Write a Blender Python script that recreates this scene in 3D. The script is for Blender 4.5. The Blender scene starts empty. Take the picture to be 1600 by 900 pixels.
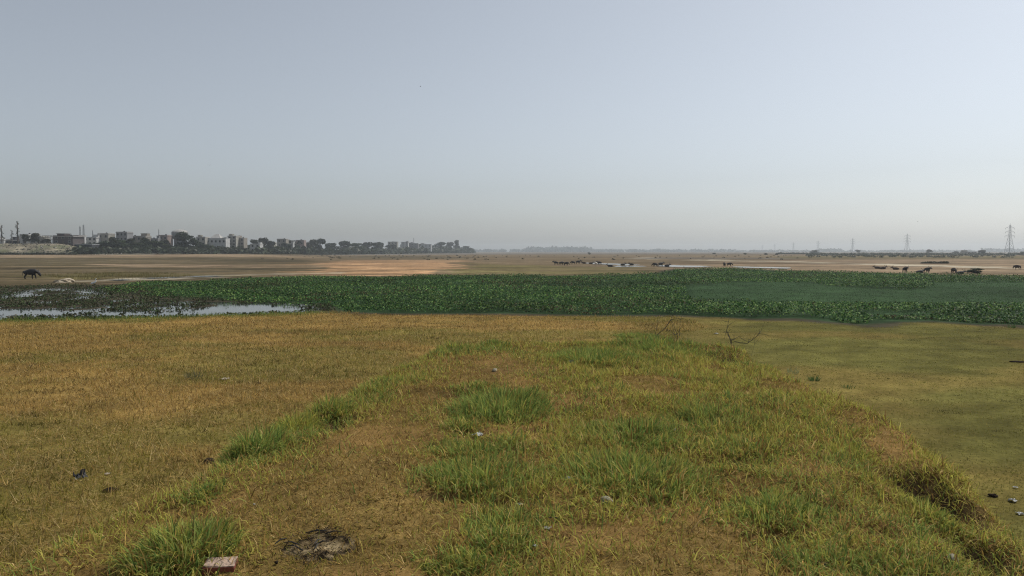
import bpy, bmesh, math, random
import numpy as np
from mathutils import Vector, Matrix

# ------------------------------------------------------------------ camera, sky, sun, exposure
SC = bpy.context.scene
COL = SC.collection
R = math.radians
F = 1143.0                      # focal length in photo pixels (1600 wide)
CAM_Z = 3.6
PITCH = math.atan(57.5 / F)
cam = bpy.data.cameras.new("camera")
cam.sensor_width = 36.0
cam.lens = 36.0 * F / 1600.0
cam.clip_start = 0.05
cam.clip_end = 30000.0
cam_o = bpy.data.objects.new("camera", cam)
cam_o.location = (0, 0, CAM_Z)
cam_o.rotation_euler = (math.pi / 2 - PITCH, 0, 0)
COL.objects.link(cam_o)
SC.camera = cam_o

SUN_AZ = 54.0                   # degrees to the right of the view direction (+Y towards +X)
SUN_EL = 50.0
world = bpy.data.worlds.new("World")
SC.world = world
world.use_nodes = True
wn, wl = world.node_tree.nodes, world.node_tree.links
wn.clear()
w_out = wn.new("ShaderNodeOutputWorld")
w_bg = wn.new("ShaderNodeBackground")
w_sky = wn.new("ShaderNodeTexSky")
w_sky.sky_type = 'NISHITA'
w_sky.sun_disc = False
w_sky.sun_elevation = R(SUN_EL)
w_sky.sun_rotation = R(SUN_AZ)
w_sky.altitude = 0
w_sky.air_density = 1.0
w_sky.dust_density = 1.6
w_sky.ozone_density = 1.0
w_hsv = wn.new("ShaderNodeHueSaturation")      # dusty grey air: washed-out colour everywhere
w_hsv.inputs['Saturation'].default_value = 0.34
wl.new(w_sky.outputs[0], w_hsv.inputs['Color'])
w_tint = wn.new("ShaderNodeMix"); w_tint.data_type = 'RGBA'; w_tint.blend_type = 'MULTIPLY'; w_tint.inputs[0].default_value = 1.0
w_tint.inputs[7].default_value = (0.95, 0.995, 1.04, 1)
wl.new(w_hsv.outputs[0], w_tint.inputs[6])
wl.new(w_tint.outputs[2], w_bg.inputs['Color'])
w_bg.inputs['Strength'].default_value = 0.102
wl.new(w_bg.outputs[0], w_out.inputs['Surface'])

sun = bpy.data.lights.new("sun", 'SUN')
sun.energy = 3.2
HAZE = 0.00024
sun.angle = R(5.0)
sun.color = (1.0, 0.95, 0.87)
sun_o = bpy.data.objects.new("sun", sun)
sd = Vector((math.sin(R(SUN_AZ)) * math.cos(R(SUN_EL)), math.cos(R(SUN_AZ)) * math.cos(R(SUN_EL)), math.sin(R(SUN_EL))))
sun_o.rotation_euler = (-sd).to_track_quat('-Z', 'Y').to_euler()
sun_o.location = (40, 20, 60)
COL.objects.link(sun_o)

SC.view_settings.view_transform = 'Standard'
SC.view_settings.look = 'None'
SC.view_settings.exposure = 0.0
SC.view_settings.gamma = 1.0
SC.render.engine = 'CYCLES'
DENOISE = True
SC.cycles.denoising_prefilter = 'NONE'
SC.cycles.filter_width = 1.15
SC.cycles.use_denoising = DENOISE
SC.cycles.max_bounces = 5
SC.cycles.diffuse_bounces = 2
SC.cycles.glossy_bounces = 2
SC.cycles.transmission_bounces = 3
SC.cycles.volume_bounces = 0
SC.cycles.caustics_reflective = False
SC.cycles.caustics_refractive = False

# ------------------------------------------------------------------ helpers
rng = np.random.default_rng(7)
random.seed(7)

def ray(px, py):
    cp, sp = math.cos(PITCH), math.sin(PITCH)
    a, b = px - 800.0, 450.0 - py
    return Vector((a, F * cp + b * sp, -F * sp + b * cp))

def at(px, py, z=0.0):
    """the point of the level z that the photograph shows at a pixel"""
    d = ray(px, py)
    t = (z - CAM_Z) / d.z
    return Vector((d.x * t, d.y * t, z))

def at_d(px, py, dist):
    d = ray(px, py)
    t = dist / d.y
    return Vector((d.x * t, dist, CAM_Z + d.z * t))

def tag(o, label=None, cat=None, group=None, kind=None):
    if label: o["label"] = label
    if cat: o["category"] = cat
    if group: o["group"] = group
    if kind: o["kind"] = kind
    return o

def link(o, parent=None):
    COL.objects.link(o)
    if parent is not None: o.parent = parent
    return o

def empty(name, loc, rz=0.0, s=1.0):
    o = bpy.data.objects.new(name, None)
    o.empty_display_size = 0.2
    o.location = loc; o.rotation_euler = (0, 0, rz); o.scale = (s, s, s)
    return link(o)

def obj(name, me, parent=None, loc=None, rz=None, scale=None):
    o = bpy.data.objects.new(name, me)
    if loc is not None: o.location = loc
    if rz is not None: o.rotation_euler = (0, 0, rz)
    if scale is not None: o.scale = scale if hasattr(scale, '__len__') else (scale,) * 3
    return link(o, parent)

def copy_tree(o, parent=None):
    c = o.copy(); link(c); c.parent = parent
    for ch in list(o.children): copy_tree(ch, c)
    return c

def hash2(ix, iy, seed):
    h = (ix.astype(np.int64) * 374761393 + iy.astype(np.int64) * 668265263 + seed * 974634777) & 0xFFFFFFFF
    h = ((h ^ (h >> 13)) * 1274126177) & 0xFFFFFFFF
    return ((h ^ (h >> 16)) & 0xFFFFFF) / float(0xFFFFFF)

def vnoise(x, y, seed=0):
    x = np.asarray(x, dtype=np.float64); y = np.asarray(y, dtype=np.float64)
    ix, iy = np.floor(x), np.floor(y)
    fx, fy = x - ix, y - iy
    fx = fx * fx * (3 - 2 * fx); fy = fy * fy * (3 - 2 * fy)
    a = hash2(ix, iy, seed); b = hash2(ix + 1, iy, seed)
    c = hash2(ix, iy + 1, seed); d = hash2(ix + 1, iy + 1, seed)
    return (a * (1 - fx) + b * fx) * (1 - fy) + (c * (1 - fx) + d * fx) * fy

def fbm(x, y, seed=0, octaves=4):
    s, amp, tot = 0.0, 1.0, 0.0
    for k in range(octaves):
        s = s + amp * vnoise(np.asarray(x) * 2 ** k + 17.3 * k, np.asarray(y) * 2 ** k - 9.1 * k, seed + k)
        tot += amp; amp *= 0.5
    return s / tot

def sstep(a, b, x):
    t = np.clip((x - a) / (b - a), 0, 1)
    return t * t * (3 - 2 * t)

def poly_sd(x, y, poly):
    """signed distance to a polygon, negative inside"""
    x = np.asarray(x, dtype=np.float64); y = np.asarray(y, dtype=np.float64)
    n = len(poly)
    d = np.full(x.shape, 1e18); inside = np.zeros(x.shape, bool)
    for i in range(n):
        x1, y1 = poly[i]; x2, y2 = poly[(i + 1) % n]
        ex, ey = x2 - x1, y2 - y1
        t = np.clip(((x - x1) * ex + (y - y1) * ey) / (ex * ex + ey * ey + 1e-12), 0, 1)
        d = np.minimum(d, (x - x1 - t * ex) ** 2 + (y - y1 - t * ey) ** 2)
        if y1 != y2:
            cond = ((y1 > y) != (y2 > y)) & (x < (x2 - x1) * (y - y1) / (y2 - y1) + x1)
            inside ^= cond
    d = np.sqrt(d)
    return np.where(inside, -d, d)

def pxpoly(pts, z=0.0):
    return [tuple(at(a, b, z)[:2]) for a, b in pts]

def srgb(r, g, b):
    f = lambda c: (c / 255 / 12.92) if c / 255 <= 0.04045 else ((c / 255 + 0.055) / 1.055) ** 2.4
    return np.array([f(r), f(g), f(b)])

def np_mesh(name, V, faces, mat, cols=None, smooth=False, nper=None):
    """V (n,3); faces an (m,k) index array"""
    me = bpy.data.meshes.new(name)
    V = np.ascontiguousarray(V, dtype=np.float32)
    faces = np.ascontiguousarray(faces, dtype=np.int32)
    m, k = faces.shape
    me.vertices.add(len(V)); me.vertices.foreach_set("co", V.ravel())
    me.loops.add(m * k); me.loops.foreach_set("vertex_index", faces.ravel())
    me.polygons.add(m)
    me.polygons.foreach_set("loop_start", np.arange(0, m * k, k, dtype=np.int32))
    me.polygons.foreach_set("loop_total", np.full(m, k, dtype=np.int32))
    if smooth: me.polygons.foreach_set("use_smooth", np.ones(m, bool))
    if cols is not None:
        ca = me.color_attributes.new("Col", 'FLOAT_COLOR', 'POINT')
        c4 = np.ones((len(V), 4), dtype=np.float32); c4[:, :3] = cols
        ca.data.foreach_set("color", c4.ravel())
    me.update(calc_edges=True)
    if mat: me.materials.append(mat)
    return me

def bm_mesh(name, bm, mat, smooth=False):
    me = bpy.data.meshes.new(name)
    bm.normal_update(); bm.to_mesh(me); bm.free()
    if smooth:
        for p in me.polygons: p.use_smooth = True
    if mat: me.materials.append(mat)
    return me

def box(bm, x0, x1, y0, y1, z0, z1):
    vs = [bm.verts.new(p) for p in ((x0,y0,z0),(x1,y0,z0),(x1,y1,z0),(x0,y1,z0),(x0,y0,z1),(x1,y0,z1),(x1,y1,z1),(x0,y1,z1))]
    for f in ((0,3,2,1),(4,5,6,7),(0,1,5,4),(1,2,6,5),(2,3,7,6),(3,0,4,7)):
        bm.faces.new([vs[i] for i in f])

def box_mesh(name, x0, x1, y0, y1, z0, z1, mat):
    bm = bmesh.new(); box(bm, x0, x1, y0, y1, z0, z1)
    return bm_mesh(name, bm, mat)

def tube(bm, pts, radii, sides=6):
    rings = []
    pts = [Vector(p) for p in pts]
    for i, p in enumerate(pts):
        d = (pts[min(i + 1, len(pts) - 1)] - pts[max(i - 1, 0)]).normalized()
        a = d.cross(Vector((0, 0, 1)) if abs(d.z) < 0.9 else Vector((1, 0, 0))).normalized()
        b = d.cross(a)
        r = radii[i] if hasattr(radii, '__len__') else radii
        rings.append([bm.verts.new(p + (a * math.cos(2 * math.pi * k / sides) + b * math.sin(2 * math.pi * k / sides)) * r) for k in range(sides)])
    for i in range(len(rings) - 1):
        for k in range(sides):
            bm.faces.new((rings[i][k], rings[i][(k + 1) % sides], rings[i + 1][(k + 1) % sides], rings[i + 1][k]))
    bm.faces.new(rings[0][::-1]); bm.faces.new(rings[-1])

def bar(bm, a, b, w):
    tube(bm, [a, b], w / 2, 4)

# ------------------------------------------------------------------ materials
def new_mat(name):
    m = bpy.data.materials.new(name); m.use_nodes = True
    nt = m.node_tree; nt.nodes.clear()
    out = nt.nodes.new("ShaderNodeOutputMaterial")
    return m, nt, out

def plain_mat(name, col, rough=0.8, var=0.25, scale=3.0, bump=0.0, metal=0.0, spec=0.3):
    m, nt, out = new_mat(name)
    p = nt.nodes.new("ShaderNodeBsdfPrincipled")
    p.inputs['Roughness'].default_value = rough; p.inputs['Metallic'].default_value = metal
    p.inputs['Specular IOR Level'].default_value = spec
    tc = nt.nodes.new("ShaderNodeTexCoord")
    nz = nt.nodes.new("ShaderNodeTexNoise"); nz.inputs['Scale'].default_value = scale; nz.inputs['Detail'].default_value = 6
    nt.links.new(tc.outputs['Object'], nz.inputs['Vector'])
    cr = nt.nodes.new("ShaderNodeValToRGB")
    c = np.array(col)
    cr.color_ramp.elements[0].position = 0.3; cr.color_ramp.elements[1].position = 0.7
    cr.color_ramp.elements[0].color = (*(c * (1 - var)), 1); cr.color_ramp.elements[1].color = (*np.minimum(c * (1 + var), 0.9), 1)
    nt.links.new(nz.outputs['Fac'], cr.inputs['Fac'])
    nt.links.new(cr.outputs['Color'], p.inputs['Base Color'])
    if bump:
        b = nt.nodes.new("ShaderNodeBump"); b.inputs['Strength'].default_value = bump; b.inputs['Distance'].default_value = 0.02
        nt.links.new(nz.outputs['Fac'], b.inputs['Height']); nt.links.new(b.outputs['Normal'], p.inputs['Normal'])
    nt.links.new(p.outputs[0], out.inputs['Surface'])
    return m

def leaf_mat(name, trans=0.3, rough=0.6, spec=0.25):
    """colour per blade or leaf from the mesh, a little light passing through"""
    m, nt, out = new_mat(name)
    at_ = nt.nodes.new("ShaderNodeAttribute"); at_.attribute_name = "Col"
    p = nt.nodes.new("ShaderNodeBsdfPrincipled")
    p.inputs['Roughness'].default_value = rough
    p.inputs['Specular IOR Level'].default_value = spec
    t = nt.nodes.new("ShaderNodeBsdfTranslucent")
    mx = nt.nodes.new("ShaderNodeMixShader"); mx.inputs[0].default_value = trans
    nt.links.new(at_.outputs['Color'], p.inputs['Base Color']); nt.links.new(at_.outputs['Color'], t.inputs['Color'])
    nt.links.new(p.outputs[0], mx.inputs[1]); nt.links.new(t.outputs[0], mx.inputs[2])
    nt.links.new(mx.outputs[0], out.inputs['Surface'])
    return m

def ground_mat(name, scales, bump=0.6, dist=0.03, amount=0.5, amounts=None):
    """ground colour from the mesh, broken up by noises of several sizes, with fine relief"""
    m, nt, out = new_mat(name)
    L = nt.links
    p = nt.nodes.new("ShaderNodeBsdfPrincipled")
    p.inputs['Roughness'].default_value = 0.95; p.inputs['Specular IOR Level'].default_value = 0.02
    a = nt.nodes.new("ShaderNodeAttribute"); a.attribute_name = "Col"
    tc = nt.nodes.new("ShaderNodeTexCoord")
    col = a.outputs['Color']; heights = []
    for i, s in enumerate(scales):
        if amounts: amount = amounts[i]
        nz = nt.nodes.new("ShaderNodeTexNoise"); nz.inputs['Scale'].default_value = s
        nz.inputs['Detail'].default_value = 5; nz.inputs['Roughness'].default_value = 0.65
        L.new(tc.outputs['Object'], nz.inputs['Vector'])
        mr = nt.nodes.new("ShaderNodeMapRange")
        mr.inputs['From Min'].default_value = 0.3; mr.inputs['From Max'].default_value = 0.7
        mr.inputs['To Min'].default_value = 1 - amount; mr.inputs['To Max'].default_value = 1 + amount
        L.new(nz.outputs['Fac'], mr.inputs['Value'])
        mm = nt.nodes.new("ShaderNodeVectorMath"); mm.operation = 'SCALE'
        L.new(col, mm.inputs[0]); L.new(mr.outputs['Result'], mm.inputs['Scale'])
        col = mm.outputs['Vector']; heights.append(nz.outputs['Fac'])
    L.new(col, p.inputs['Base Color'])
    b = nt.nodes.new("ShaderNodeBump"); b.inputs['Strength'].default_value = bump; b.inputs['Distance'].default_value = dist
    L.new(heights[-1], b.inputs['Height']); L.new(b.outputs['Normal'], p.inputs['Normal'])
    L.new(p.outputs[0], out.inputs['Surface'])
    return m

def water_mat(name, col, rough=0.08, bump=0.15):
    m, nt, out = new_mat(name)
    p = nt.nodes.new("ShaderNodeBsdfPrincipled")
    p.inputs['Base Color'].default_value = (*col, 1); p.inputs['Roughness'].default_value = rough
    p.inputs['IOR'].default_value = 1.33
    tc = nt.nodes.new("ShaderNodeTexCoord")
    nz = nt.nodes.new("ShaderNodeTexNoise"); nz.inputs['Scale'].default_value = 2.0; nz.inputs['Detail'].default_value = 3
    nt.links.new(tc.outputs['Object'], nz.inputs['Vector'])
    b = nt.nodes.new("ShaderNodeBump"); b.inputs['Strength'].default_value = bump; b.inputs['Distance'].default_value = 0.01
    nt.links.new(nz.outputs['Fac'], b.inputs['Height']); nt.links.new(b.outputs['Normal'], p.inputs['Normal'])
    nt.links.new(p.outputs[0], out.inputs['Surface'])
    return m

M_ground = ground_mat("plain_ground", (0.055, 0.25, 1.1, 9.0), amounts=(0.34, 0.30, 0.26, 0.30))
M_mound = ground_mat("mound_soil", (1.3, 9.0, 45.0), amount=0.30, bump=0.9, dist=0.02)
M_bank = ground_mat("bank_rubble", (0.15, 0.8, 3.0), amount=0.35, bump=1.0, dist=0.3)
M_grass = leaf_mat("grass_blades", 0.40, rough=0.85, spec=0.06)
M_leaf = leaf_mat("water_leaves", 0.2, rough=0.6, spec=0.08)
M_tree = leaf_mat("tree_leaves", 0.2)
M_water = water_mat("pond_water", (0.03, 0.035, 0.03))
M_bark = plain_mat("bark", (0.10, 0.075, 0.055), scale=4)
M_hide = plain_mat("buffalo_hide", (0.022, 0.020, 0.020), rough=0.7, scale=5)
M_hide_brown = plain_mat("brown_hide", (0.05, 0.033, 0.025), rough=0.75, scale=5)
M_hide_pale = plain_mat("pale_hide", (0.55, 0.50, 0.43), rough=0.75, scale=5)
M_horn = plain_mat("horn", (0.06, 0.055, 0.05), rough=0.5, scale=9)
M_white_feather = plain_mat("white_feather", (0.75, 0.75, 0.72), var=0.08)
M_dark_feather = plain_mat("dark_feather", (0.03, 0.03, 0.03))
M_beak = plain_mat("beak", (0.5, 0.35, 0.08))
M_steel = plain_mat("galvanised_steel", (0.22, 0.23, 0.24), rough=0.6, metal=0.0, var=0.1)
M_glass = plain_mat("dark_glass", (0.03, 0.035, 0.04), rough=0.25, var=0.2, spec=0.5)
M_concrete = plain_mat("concrete", (0.36, 0.35, 0.33), scale=1.2, var=0.2)

# ------------------------------------------------------------------ the plain
HY_OUT = pxpoly([(150,449),(250,440),(330,438),(420,434),(480,432),(600,434),(660,431),(760,430),(850,431),(960,430),(1030,427),
    (1060,421),(1140,420),(1250,424),(1420,428),(1600,433),(1900,439),(1900,522),(1690,511),(1600,507.5),(1520,505.5),(1450,500.5),(1400,502),(1350,506.5),(1300,502),(1240,496),(1180,497),(1110,494),(1050,490.5),(930,491),(800,488.5),
    (600,488),(540,486),(505,475),(400,470),(250,462),(190,457)])
HY_LOW = pxpoly([(1080,470),(1070,447),(1150,440),(1270,440),(1285,445),(1330,448),(1420,452),(1460,447),(1450,441),(1600,440),(1900,440),(1900,474),(1600,473),(1300,472)])
HY_LOW2 = pxpoly([(1325,492),(1345,486),(1460,486),(1475,490),(1400,493)])
HY_DARK = pxpoly([(830,446),(900,441),(1050,443),(1080,447),(1000,450),(880,450)])
POND = pxpoly([(-250,470),(0,474),(60,468),(120,462),(200,461),(260,466),(330,470),(420,474),(500,477),(510,487),(440,491),(330,494),(250,497),(150,500),(0,502),(-250,506)], -0.15)
MARSH = pxpoly([(-250,452),(0,450),(100,447),(200,449),(260,458),(260,466),(200,461),(120,462),(60,468),(0,474),(-250,470)], -0.15)
STRAND = pxpoly([(90,440),(120,437),(200,432),(300,430),(350,432),(340,436),(250,439),(160,441)])
WATER_Z = -0.15

def far_rise(x, y):
    left = 1.67 * sstep(230, 400, y) * (1 - sstep(-170, -90, x + (y - 400) * 0.25))
    return left

def plain_z(x, y):
    x = np.asarray(x, dtype=np.float64); y = np.asarray(y, dtype=np.float64)
    z = 0.06 * (fbm(x / 6, y / 6, 3) - 0.5) + 0.10 * (fbm(x / 40, y / 40, 5) - 0.5) * sstep(15, 60, y)
    near = 1 - sstep(36, 46, y)
    z = z + 0.07 * (fbm(x / 0.9, y / 0.9, 9) - 0.5) * near + 0.09 * (fbm(x / 1.6, y / 1.1, 11, 3) - 0.5) * near * (x > 3)
    # the wet hollow that carries the water plants
    sd_h = poly_sd(x, y, HY_OUT)
    k = 1 - sstep(-2.0, 1.0, sd_h + 1.2 * (fbm(x / 3, y / 3, 21) - 0.5))
    z = z * (1 - k) + k * (-0.10)
    # pond: bed rising and falling round the water level
    sd_p = poly_sd(x, y, POND)
    kp = 1 - sstep(-1.5, 1.5, sd_p)
    open_ = sstep(-21.5, -18.5, x)
    n = 0.62 * fbm(x / 3.2, y / 5.0, 31, 4) + 0.38 * fbm(x / 0.8, y / 2.0, 33, 3)
    bed = WATER_Z + 0.5 * (n - (0.53 + 0.20 * open_))
    z = z * (1 - kp) + kp * bed
    sd_m = poly_sd(x, y, MARSH)
    km = (1 - sstep(-1.5, 1.5, sd_m)) * (1 - kp)
    bed = WATER_Z + 0.45 * (0.6 * fbm(x / 5.0, y / 5.0, 37, 4) + 0.4 * fbm(x / 1.1, y / 2.2, 39, 3) - 0.475)
    z = z * (1 - km) + km * bed
    rdg = sstep(112, 135, y) * (1 - sstep(260, 330, y)) * (1 - sstep(-12, 8, x))
    z = z + rdg * 1.3 * np.clip(fbm(x / 55, y / 13, 27, 4) - 0.50, 0, 1)
    return z + far_rise(x, y)

# colours of the ground itself
C_STRAW = np.array([0.255, 0.168, 0.052]); C_STRAW_GREEN = np.array([0.172, 0.142, 0.042]); C_OLIVE = np.array([0.142, 0.130, 0.036])
C_BROWN = np.array([0.150, 0.112, 0.066]); C_TAN = np.array([0.235, 0.172, 0.110]); C_SAND = np.array([0.355, 0.218, 0.118])
C_PALE = np.array([0.40, 0.35, 0.26]); C_DARK = np.array([0.082, 0.068, 0.040]); C_MUD = np.array([0.070, 0.060, 0.042])
C_GREEN = np.array([0.046, 0.080, 0.024]); C_WEED = np.array([0.026, 0.050, 0.020]); C_GREY = np.array([0.150, 0.132, 0.108])

def mixc(c, new, m):
    return c * (1 - m[:, None]) + new * m[:, None]

def region(x, y, poly, soft):
    """1 inside, fading over a width that grows with the distance, with a ragged edge"""
    w = 0.3 * soft * np.maximum(y, 5) / 100.0
    x = x + 0.16 * np.maximum(y, 20) * (fbm(x / (0.25 * np.maximum(y, 20)), np.log(np.maximum(y, 10)) * 20, 57, 4) - 0.5)
    n = (fbm(x / (0.07 * np.maximum(y, 20)), y / (0.12 * np.maximum(y, 20)), 51, 6) - 0.5) * 6.0 * w
    return 1 - sstep(-0.3 * w, 0.3 * w, poly_sd(x, y, poly) + n)

C_LEFT = np.array([0.088, 0.070, 0.038]); C_FAROLIVE = np.array([0.125, 0.105, 0.046])
REG = [
    (C_LEFT, 5, [(-700,406),(0,405.5),(250,405.5),(470,405),(500,412),(470,428),(330,437),(100,446),(-700,448)]),
    (C_GREY, 8, [(-900,399.5),(480,399.0),(1100,397.0),(2500,397.0),(2500,394),(-900,394)]),
    (C_TAN, 5, [(-600,406),(0,405.5),(250,405),(480,403),(480,401),(0,401),(-600,401)]),
    (C_DARK * 0.8, 5, [(-300,424),(0,424),(150,424),(330,425),(440,424),(430,420),(250,419),(0,421),(-300,421)]),
    (C_TAN, 4, [(150,418),(350,418.5),(480,419),(500,414),(300,413),(180,413)]),
    (C_SAND, 6, [(430,429),(480,419),(470,410),(540,407),(700,406),(712,411),(690,424),(650,430),(560,431)]),
    (C_FAROLIVE, 6, [(700,430),(712,412),(860,414),(1000,420),(1040,428),(900,432),(760,431)]),
    (C_DARK, 5, [(520,404.5),(720,404.5),(760,401.5),(540,400.5)]),
    (C_TAN, 6, [(1060,420),(1100,409),(1300,405.5),(1800,405.5),(2200,412),(2200,436),(1600,429),(1250,423),(1100,420)]),
    (C_PALE, 2.5, [(1080,407),(1180,409),(1290,411.5),(1420,415),(1600,420),(1600,418),(1420,413),(1250,409),(1120,406)]),
    (C_PALE, 2.5, [(990,403),(1090,406.5),(1095,405.5),(1000,402)]),
    (C_GREY, 4, [(1000,404),(1260,405),(1290,403.5),(1020,402)]),
    (C_FAROLIVE, 4, [(1230,404),(1700,404),(1700,400),(1230,400)]),
    (C_DARK, 3, [(1440,412),(1478,411.6),(1476,409),(1445,409)]),
    (C_FAROLIVE, 6, [(100,437),(280,430),(420,433),(300,427),(160,426),(60,432)]),
    (C_PALE * 0.7, 3.0, [(110,440),(200,434),(330,431),(345,433),(230,438),(150,441)]),
    (C_PALE, 2.5, [(330,431),(450,429),(520,427),(520,425.5),(440,427),(330,429.5)]),
]
REG = [(c, s, pxpoly(p)) for c, s, p in REG]

def plain_col(x, y):
    n = len(x)
    c = np.tile(C_BROWN, (n, 1))
    # straw field left, grazed olive field right
    f1 = fbm(x / 7, y / 3.5, 61); f2 = fbm(x / 1.6, y / 1.2, 63); f3 = fbm(x / 60, y / 14, 65)
    straw = C_STRAW * (0.55 + 0.45 * f2)[:, None] * 1.25
    straw = mixc(straw, C_STRAW_GREEN, sstep(0.47, 0.60, f1) * 0.85)
    straw = mixc(straw, C_STRAW_GREEN * 0.8, (1 - sstep(0.35, 0.5, f2)) * 0.4)
    olive = C_OLIVE * (0.62 + 0.6 * fbm(x / 1.5, y / 0.45, 69))[:, None]
    olive = mixc(olive, C_STRAW * 0.8, sstep(0.50, 0.66, f1) * 0.45)
    side = sstep(0.0, 0.2, (x - 4.5) / np.maximum(y, 4) + 0.12 * (fbm(x / 5, y / 5, 67) - 0.5))
    near = straw * (1 - side[:, None]) + olive * side[:, None]
    # greener rim along the water on the left
    nearmask = 1 - sstep(40, 52, y)
    c = mixc(c * (0.75 + 0.5 * f3)[:, None], near, nearmask)
    rim = (1 - sstep(0.0, 3.2, poly_sd(x, y, POND) + 2.0 * (f1 - 0.5) * 2)) * (x < -8)
    c = mixc(c, C_GREEN * 1.1, rim * 0.9)
    for col, s, poly in REG:
        m = region(x, y, poly, s)
        c = mixc(c, col * (0.8 + 0.4 * fbm(x / (0.3 * np.maximum(y, 20)), y / (0.05 * np.maximum(y, 20)), 71))[:, None], m * (0.40 + 0.60 * sstep(0.40, 0.56, fbm(x / (0.16 * np.maximum(y, 20)), np.log(np.maximum(y, 10)) * 40, 75))))
    yy = np.maximum(y, 10)
    st = fbm(x / (0.30 * yy), np.log(yy) * 26, 73, 5)
    c = c * (1 + (0.35 + 1.3 * st - 1) * sstep(45, 80, y))[:, None]
    h = 1 - sstep(-0.6, 0.9, poly_sd(x, y, HY_OUT))
    c = mixc(c, C_MUD * 0.75, np.clip(1 - sstep(0.8, 1.9, poly_sd(x, y, HY_OUT) + 2.4 * (fbm(x / 3.5, y / 2.5, 77) - 0.5)), 0, 1) * 0.92)  # dark margin: mud with the shadow along the plants painted in
    c = mixc(c, C_WEED, h)
    low = np.minimum(poly_sd(x, y, HY_LOW), poly_sd(x, y, HY_LOW2))
    c = mixc(c, np.array([0.036, 0.068, 0.028]), 1 - sstep(-0.8, 0.8, low))
    wet = 1 - sstep(-1.0, 1.0, np.minimum(poly_sd(x, y, POND), poly_sd(x, y, MARSH)))
    c = mixc(c, C_MUD * 0.8, wet)
    return c

def axis(parts):
    a = []
    for s, e, st in parts: a.extend(np.arange(s, e, st))
    return np.array(a)
gx = axis([(0, 60, 0.5), (60, 300, 2.1)]); t = 300.0; ext = []
while t < 3400: ext.append(t); t *= 1.06
gx = np.concatenate([gx, ext]); gx = np.concatenate([-gx[:0:-1], gx])
gy = list(axis([(-300, -20, 40), (-20, 4, 4), (4, 14, 0.5), (14, 70, 0.6)])); t = 70.0
while t < 4200: gy.append(t); t *= 1.021
gy = np.array(gy)
GX, GY = np.meshgrid(gx, gy)
fx_, fy_ = GX.ravel(), GY.ravel()
nxn, nyn = len(gx), len(gy)
idx = np.arange(nxn * nyn).reshape(nyn, nxn)
quads = np.stack([idx[:-1, :-1], idx[:-1, 1:], idx[1:, 1:], idx[1:, :-1]], -1).reshape(-1, 4)
gz = plain_z(fx_, fy_)
o = obj("ground", np_mesh("ground", np.stack([fx_, fy_, gz], 1), quads, M_ground, plain_col(fx_, fy_), True))
tag(o, "flat dry river plain of straw, olive grass and bare sand", kind="structure")

# standing water: one level sheet under the pond and the marsh, the bed breaks through it
def sheet(name, poly, z, mat, label, n_sub=6, jitter=0.0):
    bm = bmesh.new(); vs = []
    m = len(poly)
    for i in range(m):
        a, b = Vector(poly[i]), Vector(poly[(i + 1) % m])
        for k in range(n_sub):
            p = a.lerp(b, k / n_sub)
            vs.append(bm.verts.new((p.x + random.uniform(-1, 1) * jitter * 2.5, p.y + random.uniform(-1, 1) * jitter, z)))
    bm.faces.new(vs)
    bmesh.ops.triangulate(bm, faces=bm.faces[:])
    me = bm_mesh(name, bm, mat)
    for p_ in me.polygons:
        if p_.normal.z < 0: p_.flip()
    return tag(obj(name, me), label, kind="structure")
allw = pxpoly([(-260,447),(0,444),(110,444),(262,456),(420,472),(520,476),(516,489),(430,493),(250,499),(0,505),(-260,509)], WATER_Z)
sheet("pond_water", allw, WATER_Z, M_water, "shallow pond reflecting the pale sky among weed", 2)
for pts, lab in (
    ([(905,410.6),(928,411.2),(960,412.4),(985,413.4),(1000,414.2),(985,414.6),(955,414.0),(930,412.9),(912,411.6)], "thin pale water channel among the distant herd"),
    ([(955,416.2),(975,415.4),(1000,415.6),(1012,416.6),(985,417.6),(962,417.4)], "small pale pool in front of the distant herd"),
    ([(1025,415.2),(1048,414.6),(1070,415.2),(1100,416.2),(1110,417.6),(1075,418.0),(1040,417.6)], "pale pool behind the far edge of the water plants"),
    ([(1150,417.0),(1200,417.8),(1240,419.0),(1238,420.4),(1190,419.4),(1150,418.2)], "narrow bright pool along the far edge of the plants"),
    ([(215,435.6),(240,434.6),(275,433.9),(292,434.2),(270,435.0),(240,436.2)], "short shallow puddle on the pale strand at left"),
    ([(285,432.6),(320,431.9),(352,431.9),(340,432.8),(305,433.6)], "thin puddle at the right end of the pale strand"),
    ([(168,438.6),(196,437.4),(212,437.4),(200,438.6),(178,439.4)], "small puddle on the strand right of the egret"),
):
    sheet("water_channel", pxpoly(pts), 0.09, M_water, lab, 4, 0.5)

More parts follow.
